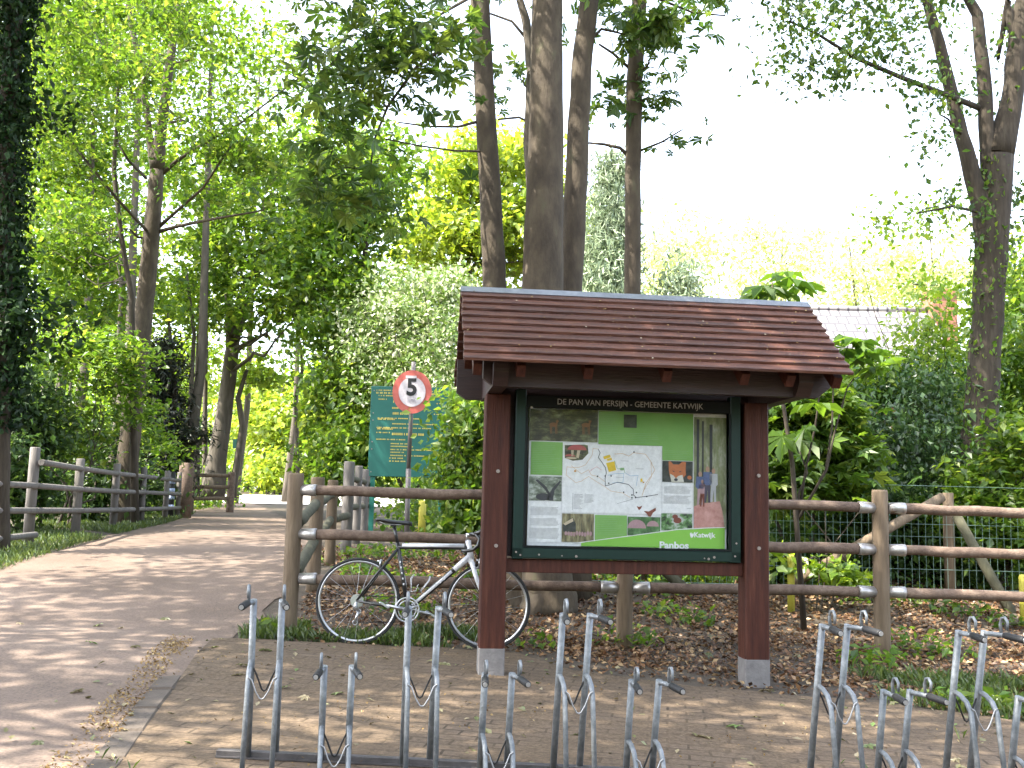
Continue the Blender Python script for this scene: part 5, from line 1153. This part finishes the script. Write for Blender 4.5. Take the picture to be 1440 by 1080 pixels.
# mid woodland left: individual trees standing behind the path-side ones
mids = [(150, 60, 24, 130, 60, 60, 'leaf_mid', 'tall green crown filling the top left behind the leaning maple'), (256, 50, 26, 80, 50, 26, 'leaf_mid', 'green crown high behind the top of the leaning maple, on its right'), (90, 190, 25, 90, 60, 40, 'leaf_mid', 'green crown between the ivy covered trunk and the leaning maple'), (40, 100, 27, 90, 90, 60, 'leaf_mid', 'green tree behind the ivy covered trunk'), (60, 300, 26, 90, 90, 70, 'leaf_bright', 'sunlit green tree low behind the ivy covered trunk'),
        (150, 420, 28, 90, 70, 60, 'leaf_bright', 'sunny green tree behind the leaning maple, left of its trunk'), (260, 400, 38, 80, 80, 50, 'leaf_yellow', 'yellow green tree behind the leaning maple, right of its trunk'),
        (250, 520, 36, 70, 60, 50, 'leaf_bright', 'sunlit green bushy tree just above the black yew'), (330, 110, 40, 70, 60, 16, 'leaf_mid', 'high tree crown between the maple and the path'),
        (180, 250, 36, 100, 70, 36, 'leaf_mid', 'green crown seen through the leaning maple'), (400, 200, 44, 60, 60, 26, 'leaf_bright', 'light green crown above the path')]
for (px, py, Y, rx, ry, n, lf, lab) in mids:
    b = gb(px, Y)
    make_tree('beech_tree', lab, 'tree', b, [[(b.x, b.y, b.z - .1, .16), (b.x + .3, b.y, b.z + 4, .12), (b.x, b.y, at(px, py - ry * .6, Y).z, .04)]],
              [pb(px, py, Y, rx, ry, n, 3)], lf, 'bark_pale', kind='oval', size=.17, lpc=85, sig=.55, flatten=.4, tilt=.5, maxlimb=7)
# bare young stems in the left wood
for k, (px, pt, Y, w, lab) in enumerate(((165, 300, 24, 8, 'thin grey stem left of the leaning maple trunk, in the wood'), (238, 440, 27, 7, 'thin stem behind the leaning maple, right of its trunk'), (268, 380, 29, 7, 'thin stem above the black yew'), (30, 420, 20, 6, 'thin stem behind the dark glossy bush'), (102, 380, 22, 5, 'thin stem rising behind the light green bush'), (420, 480, 34, 6, 'thin stem right of the big forked tree over the path'))):
    q0 = tp(px, 700, Y, w); S = [q0, tp(px + random.uniform(-5, 5), 560, Y, w * .9), tp(px + random.uniform(-8, 8), (560 + pt) / 2, Y, w * .8), tp(px + random.uniform(-10, 10), pt, Y, w * .5)]
    make_tree('young_tree', lab, 'tree', (q0[0], q0[1], g(q0[0], q0[1])), [S], [pb(px, pt, Y, 30, 40, 8, 1.4)], 'leaf_mid', 'bark_pale', kind='oval', size=.16, lpc=40, sig=.4, flatten=.4, maxlimb=5)
# far-off wood that closes the view
P = []
for i in range(90):
    a = random.uniform(-46, 46); x = a; y = random.uniform(66, 84); P.append((x, y, random.uniform(6, 12) * (.62 if x > 6 else 1)))
V = []
cc = []
for x, y, h in P:
    for _ in range(34):
        cc.append((x + random.gauss(0, 2.6), y + random.gauss(0, 2.2), g(x, y) + random.uniform(.3, h)))
cc = np.array(cc); idx = np.repeat(np.arange(len(cc)), 34); off = RNG.normal(size=(len(idx), 3)) * np.array([1, 1, .6]) * .9
V, Q = leaves(cc[idx] + off, .5, 'oval', .7); tag(npmesh('far_wood', V, Q, 'leaf_bright', kind='stuff'), 'sunlit far-off wood closing the view behind everything', 'wood')
# dark understorey closing the ground line in the left wood and right thicket
def thicket(label, x0, x1, y0, y1, h, n, leaf, size):
    x = RNG.uniform(x0, x1, n); y = RNG.uniform(y0, y1, n); z = gnp(x, y) + RNG.uniform(0, 1, n) ** 1.4 * h * (.75 + .25 * np.sin(x * 1.7) * np.cos(y * 1.1))
    C = np.stack([x, y, z], -1); idx = np.repeat(np.arange(n), 26); off = RNG.normal(size=(len(idx), 3)) * .26
    V, Q = leaves(C[idx] + off, size, 'oval', .7); tag(npmesh('undergrowth', V, Q, leaf, kind='stuff'), label, 'undergrowth')
thicket('dark green undergrowth of the wood behind the left fence', -19, -9.6, 21, 36, 1.6, 1500, 'leaf_mid', .14)
thicket('dark green undergrowth filling the ground behind the wire mesh fence', 1.0, 14, 12.2, 20, 1.5, 2600, 'leaf_mid', .10)
thicket('green undergrowth around the green notice board', -2.2, 2.0, 19, 26, .9, 500, 'leaf_mid', .13)

# --- right thicket: shrubs one can tell apart
shrub('hazel_bush', 'broad leaved green bush right of the kiosk post', 1130, 11.4, [pb(1105, 610, 10.9, 36, 60, 30, .3), pb(1150, 590, 10.9, 50, 45, 30, .3), pb(1170, 650, 10.9, 50, 45, 30, .3), pb(1110, 670, 10.9, 40, 35, 24, .3)], 'leaf_mid', kind='maple', size=.12, lpc=34, sig=.19, tilt=.4)
shrub('holly_bush', 'glossy dark blue green holly left of the forked tree', 1260, 12.4, [pb(1230, 600, 12.6, 80, 40, 40, .8), pb(1300, 640, 12.3, 60, 60, 40, .7), pb(1210, 665, 12.0, 60, 40, 34, .6), pb(1320, 560, 12.8, 40, 50, 24, .6), pb(1265, 545, 12.8, 40, 28, 16, .6)], 'leaf_holly', size=.07, lpc=60, sig=.27, tilt=1.0)
shrub('elder_bush', 'tall airy shrub in front of the house roof, left of the forked tree', 1300, 13.4, [pb(1290, 480, 13.4, 50, 40, 20, .6), pb(1340, 440, 13.4, 35, 50, 15, .6), pb(1250, 530, 13.4, 50, 30, 20, .6), pb(1335, 520, 13.4, 35, 40, 18, .6), pb(1310, 400, 13.4, 40, 40, 6, .5), pb(1260, 318, 13.4, 70, 18, 6, .5), pb(1330, 300, 13.4, 40, 20, 5, .5)], 'leaf_bright', size=.085, lpc=34, sig=.22, tilt=.7)
shrub('hazel_bush', 'light green leafy bush in front of the forked tree at the right edge', 1400, 11.2, [pb(1400, 680, 11.2, 60, 40, 30, .5), pb(1430, 620, 11.2, 40, 40, 22, .5), pb(1370, 740, 11.2, 60, 35, 26, .4), pb(1440, 760, 11.0, 40, 40, 22, .4)], 'leaf_mid', size=.10, lpc=50, sig=.19, tilt=.5)
shrub('bramble_bush', 'low dark bramble thicket behind the wire mesh fence', 1180, 11.8, [pb(1160, 760, 11.8, 80, 40, 50, .5), pb(1280, 760, 11.8, 70, 45, 50, .5), pb(1230, 700, 11.9, 60, 35, 36, .5), pb(1350, 790, 11.6, 50, 30, 30, .4), pb(1100, 790, 11.4, 50, 25, 24, .4)], 'leaf_dark', size=.085, lpc=60, sig=.2)
shrub('elder_bush', 'green tree-like bush right of the forked trunk', 1440, 14, [pb(1435, 520, 14, 40, 70, 44, .9), pb(1450, 420, 14.4, 40, 60, 30, .9)], 'leaf_mid', size=.11, lpc=56, sig=.28)
shrub('hazel_bush', 'mid green bush between the kiosk and the glossy holly, under the house roof', 1190, 13.6, [pb(1180, 560, 13.6, 60, 40, 34, .8), pb(1240, 530, 14, 50, 30, 22, .8), pb(1130, 620, 13.6, 50, 50, 30, .7), pb(1190, 640, 13.4, 60, 50, 34, .7)], 'leaf_mid', size=.11, lpc=52, sig=.28, tilt=.6)
shrub('elder_bush', 'mid green bush behind the forked trunk, reaching to the picture edge', 1370, 14.5, [pb(1350, 600, 14.5, 60, 50, 34, .8), pb(1400, 560, 14.8, 50, 50, 30, .8), pb(1320, 660, 14.2, 60, 45, 30, .7), pb(1420, 660, 14, 50, 60, 30, .7)], 'leaf_mid', size=.11, lpc=52, sig=.28, tilt=.6)
shrub('young_laurel', 'small bright leaved plant in front of the mesh fence, right of the yellow post', 1165, 9.9, [pb(1165, 805, 9.9, 28, 20, 9, .2), pb(1205, 815, 9.9, 22, 14, 6, .2), pb(1100, 790, 9.9, 14, 20, 4, .15)], 'leaf_bright', size=.10, lpc=16, sig=.1, tilt=.5, stem=.008)
# horse chestnut sapling: big palmate leaves looking over the kiosk roof
b = gb(1130, 9.2); root = thing('chestnut_sapling', 'horse chestnut sapling with large fingered leaves peeping over the kiosk roof', 'tree', b)
q1 = at(1086, 396, 9.2); q2 = at(1195, 480, 9.0); q3 = at(1220, 505, 9.1); q4 = at(1170, 500, 9.2); q5 = at(1130, 600, 9.3)
mb = MB(); mb.tube([b - Vector((0, 0, .1)), b + Vector((-.1, 0, 1.5)), q1 - Vector((0, 0, .5)), q1], [.03, .022, .012, .006], 8)
for q in (q2, q3, q4, q5): mb.tube(curve(b + Vector((-.05, 0, 1.0)), q, .03, 5, .05), [.014, .011, .009, .006, .004], 6)
mb.build('stem', 'bark', root, b)
LPs = []
for q, n, s in ((q1, 8, .13), (q2, 6, .12), (q3, 4, .12), (q4, 5, .14), (q5, 4, .22)):
    for _ in range(n): LPs.append((q.x + random.gauss(0, s), q.y + random.gauss(0, s), q.z + random.gauss(0, s * .5)))
V, Q = leaves(np.array(LPs), .27, 'palm', .3, .25); npmesh('foliage', V, Q, 'leaf_mid', root, b)

# --- two large trees beside the photographer whose crowns dapple the ground
for (bx0, by0, lab, blobs) in ((-7.4, 4.0, 'large maple beside the near end of the path, its crown overhead', [((-6.2, 3.8, 9.0), (3.4, 3.4, 1.8), 80), ((-3.2, 5.2, 8.6), (2.6, 2.4, 1.3), 52), ((-3.6, 1.6, 8.8), (2.8, 2.4, 1.5), 46), ((-7.5, 8.5, 9.4), (2.8, 2.4, 1.5), 60), ((-5.2, 6.4, 8.9), (2.6, 2.4, 1.3), 46), ((-8.5, 11.5, 10.5), (2.8, 2.6, 1.5), 50), ((-9.5, 5.5, 9.5), (3, 3, 1.5), 60)]),
                               (-6.8, -3.0, 'large maple behind the near end of the path, its crown overhead', [((-4.2, -2.2, 9.2), (3.6, 3.0, 1.7), 70), ((-7.6, -1.5, 9.2), (3, 3, 1.6), 40)])):
    z0 = g(bx0, by0)
    make_tree('maple_tree', lab, 'tree', (bx0, by0, z0), [[(bx0, by0, z0 - .1, .3), (bx0 + .1, by0, 3, .22), (bx0 + .4, by0 + .1, 6, .18), (bx0 + .6, by0, 9.5, .07)]], blobs, 'leaf_maple', 'bark_smooth', kind='oval', size=.17, lpc=64, sig=.42, flatten=.4, maxlimb=8)

# wood behind the photographer: it shades the scene and shows in the glass of the board
cc = []
for i in range(46):
    x = random.uniform(-26, 26); y = random.uniform(-24, -15); h = random.uniform(6, 10)
    for _ in range(24): cc.append((x + random.gauss(0, 2), y + random.gauss(0, 2), random.uniform(.3, h)))
cc = np.array(cc); idx = np.repeat(np.arange(len(cc)), 26); off = RNG.normal(size=(len(idx), 3)) * .8
V, Q = leaves(cc[idx] + off, .5, 'oval', .7); tag(npmesh('wood', V, Q, 'leaf_mid', kind='stuff'), 'green wood on the near side of the path, mirrored in the board glass', 'wood')
# ---------------------------------------------------------------- house behind the thicket
Y = 30; A = at(1160, 447, Y); B = at(1306, 434, Y); zr = (A.z + B.z) / 2 + .1; zE = at(1200, 540, 27).z
root = thing('house', 'house with pale tiled roof, brick gable and chimney behind the right thicket', 'house', ((A.x + B.x) / 2, 30, g(A.x, 30)), 0); ox, oz = (A.x + B.x) / 2, g(A.x, 30)
x0, x1 = A.x - ox - .5, B.x - ox; zr -= oz; ze = zE - oz
MB().extr([(x0 + .3, -2.6, -.3), (x0 + .3, 2.6, -.3), (x0 + .3, 2.6, ze + .05), (x0 + .3, 0, zr - .12), (x0 + .3, -2.6, ze + .05)], (x1 - x0 - .35, 0, 0)).build('wall', 'brick', root)
mb = MB()
for s in (-1, 1):
    mb.extr([(x0, 0, zr), (x0, s * 3.0, ze - .15), (x0, s * 3.0, ze - .25), (x0, 0, zr - .1)], (x1 - x0, 0, 0))
rf = mb.build('roof', 'roof_tile', root)
cx_ = at(1326, 450, 30).x - ox; MB().box((cx_ - .1, 0, (zr + .35) / 2 + .2), (.75, .8, zr + .5)).box((cx_ - .1, 0, zr + .5), (.85, .9, .12)).build('chimney', 'brick', root)
MB().tube([(x0, 0, zr + .02), (x1, 0, zr + .02)], .09, 8).build('ridge_tiles', 'roof_tile', rf)
for wx in (-1.5, 1.2):
    f = MB().box((wx, -2.62, 1.6), (1.1, .06, 1.3)).build('window', 'paper_white', root); MB().box((wx, -2.66, 1.6), (.95, .02, 1.15)).build('pane', 'glass_dark', f)
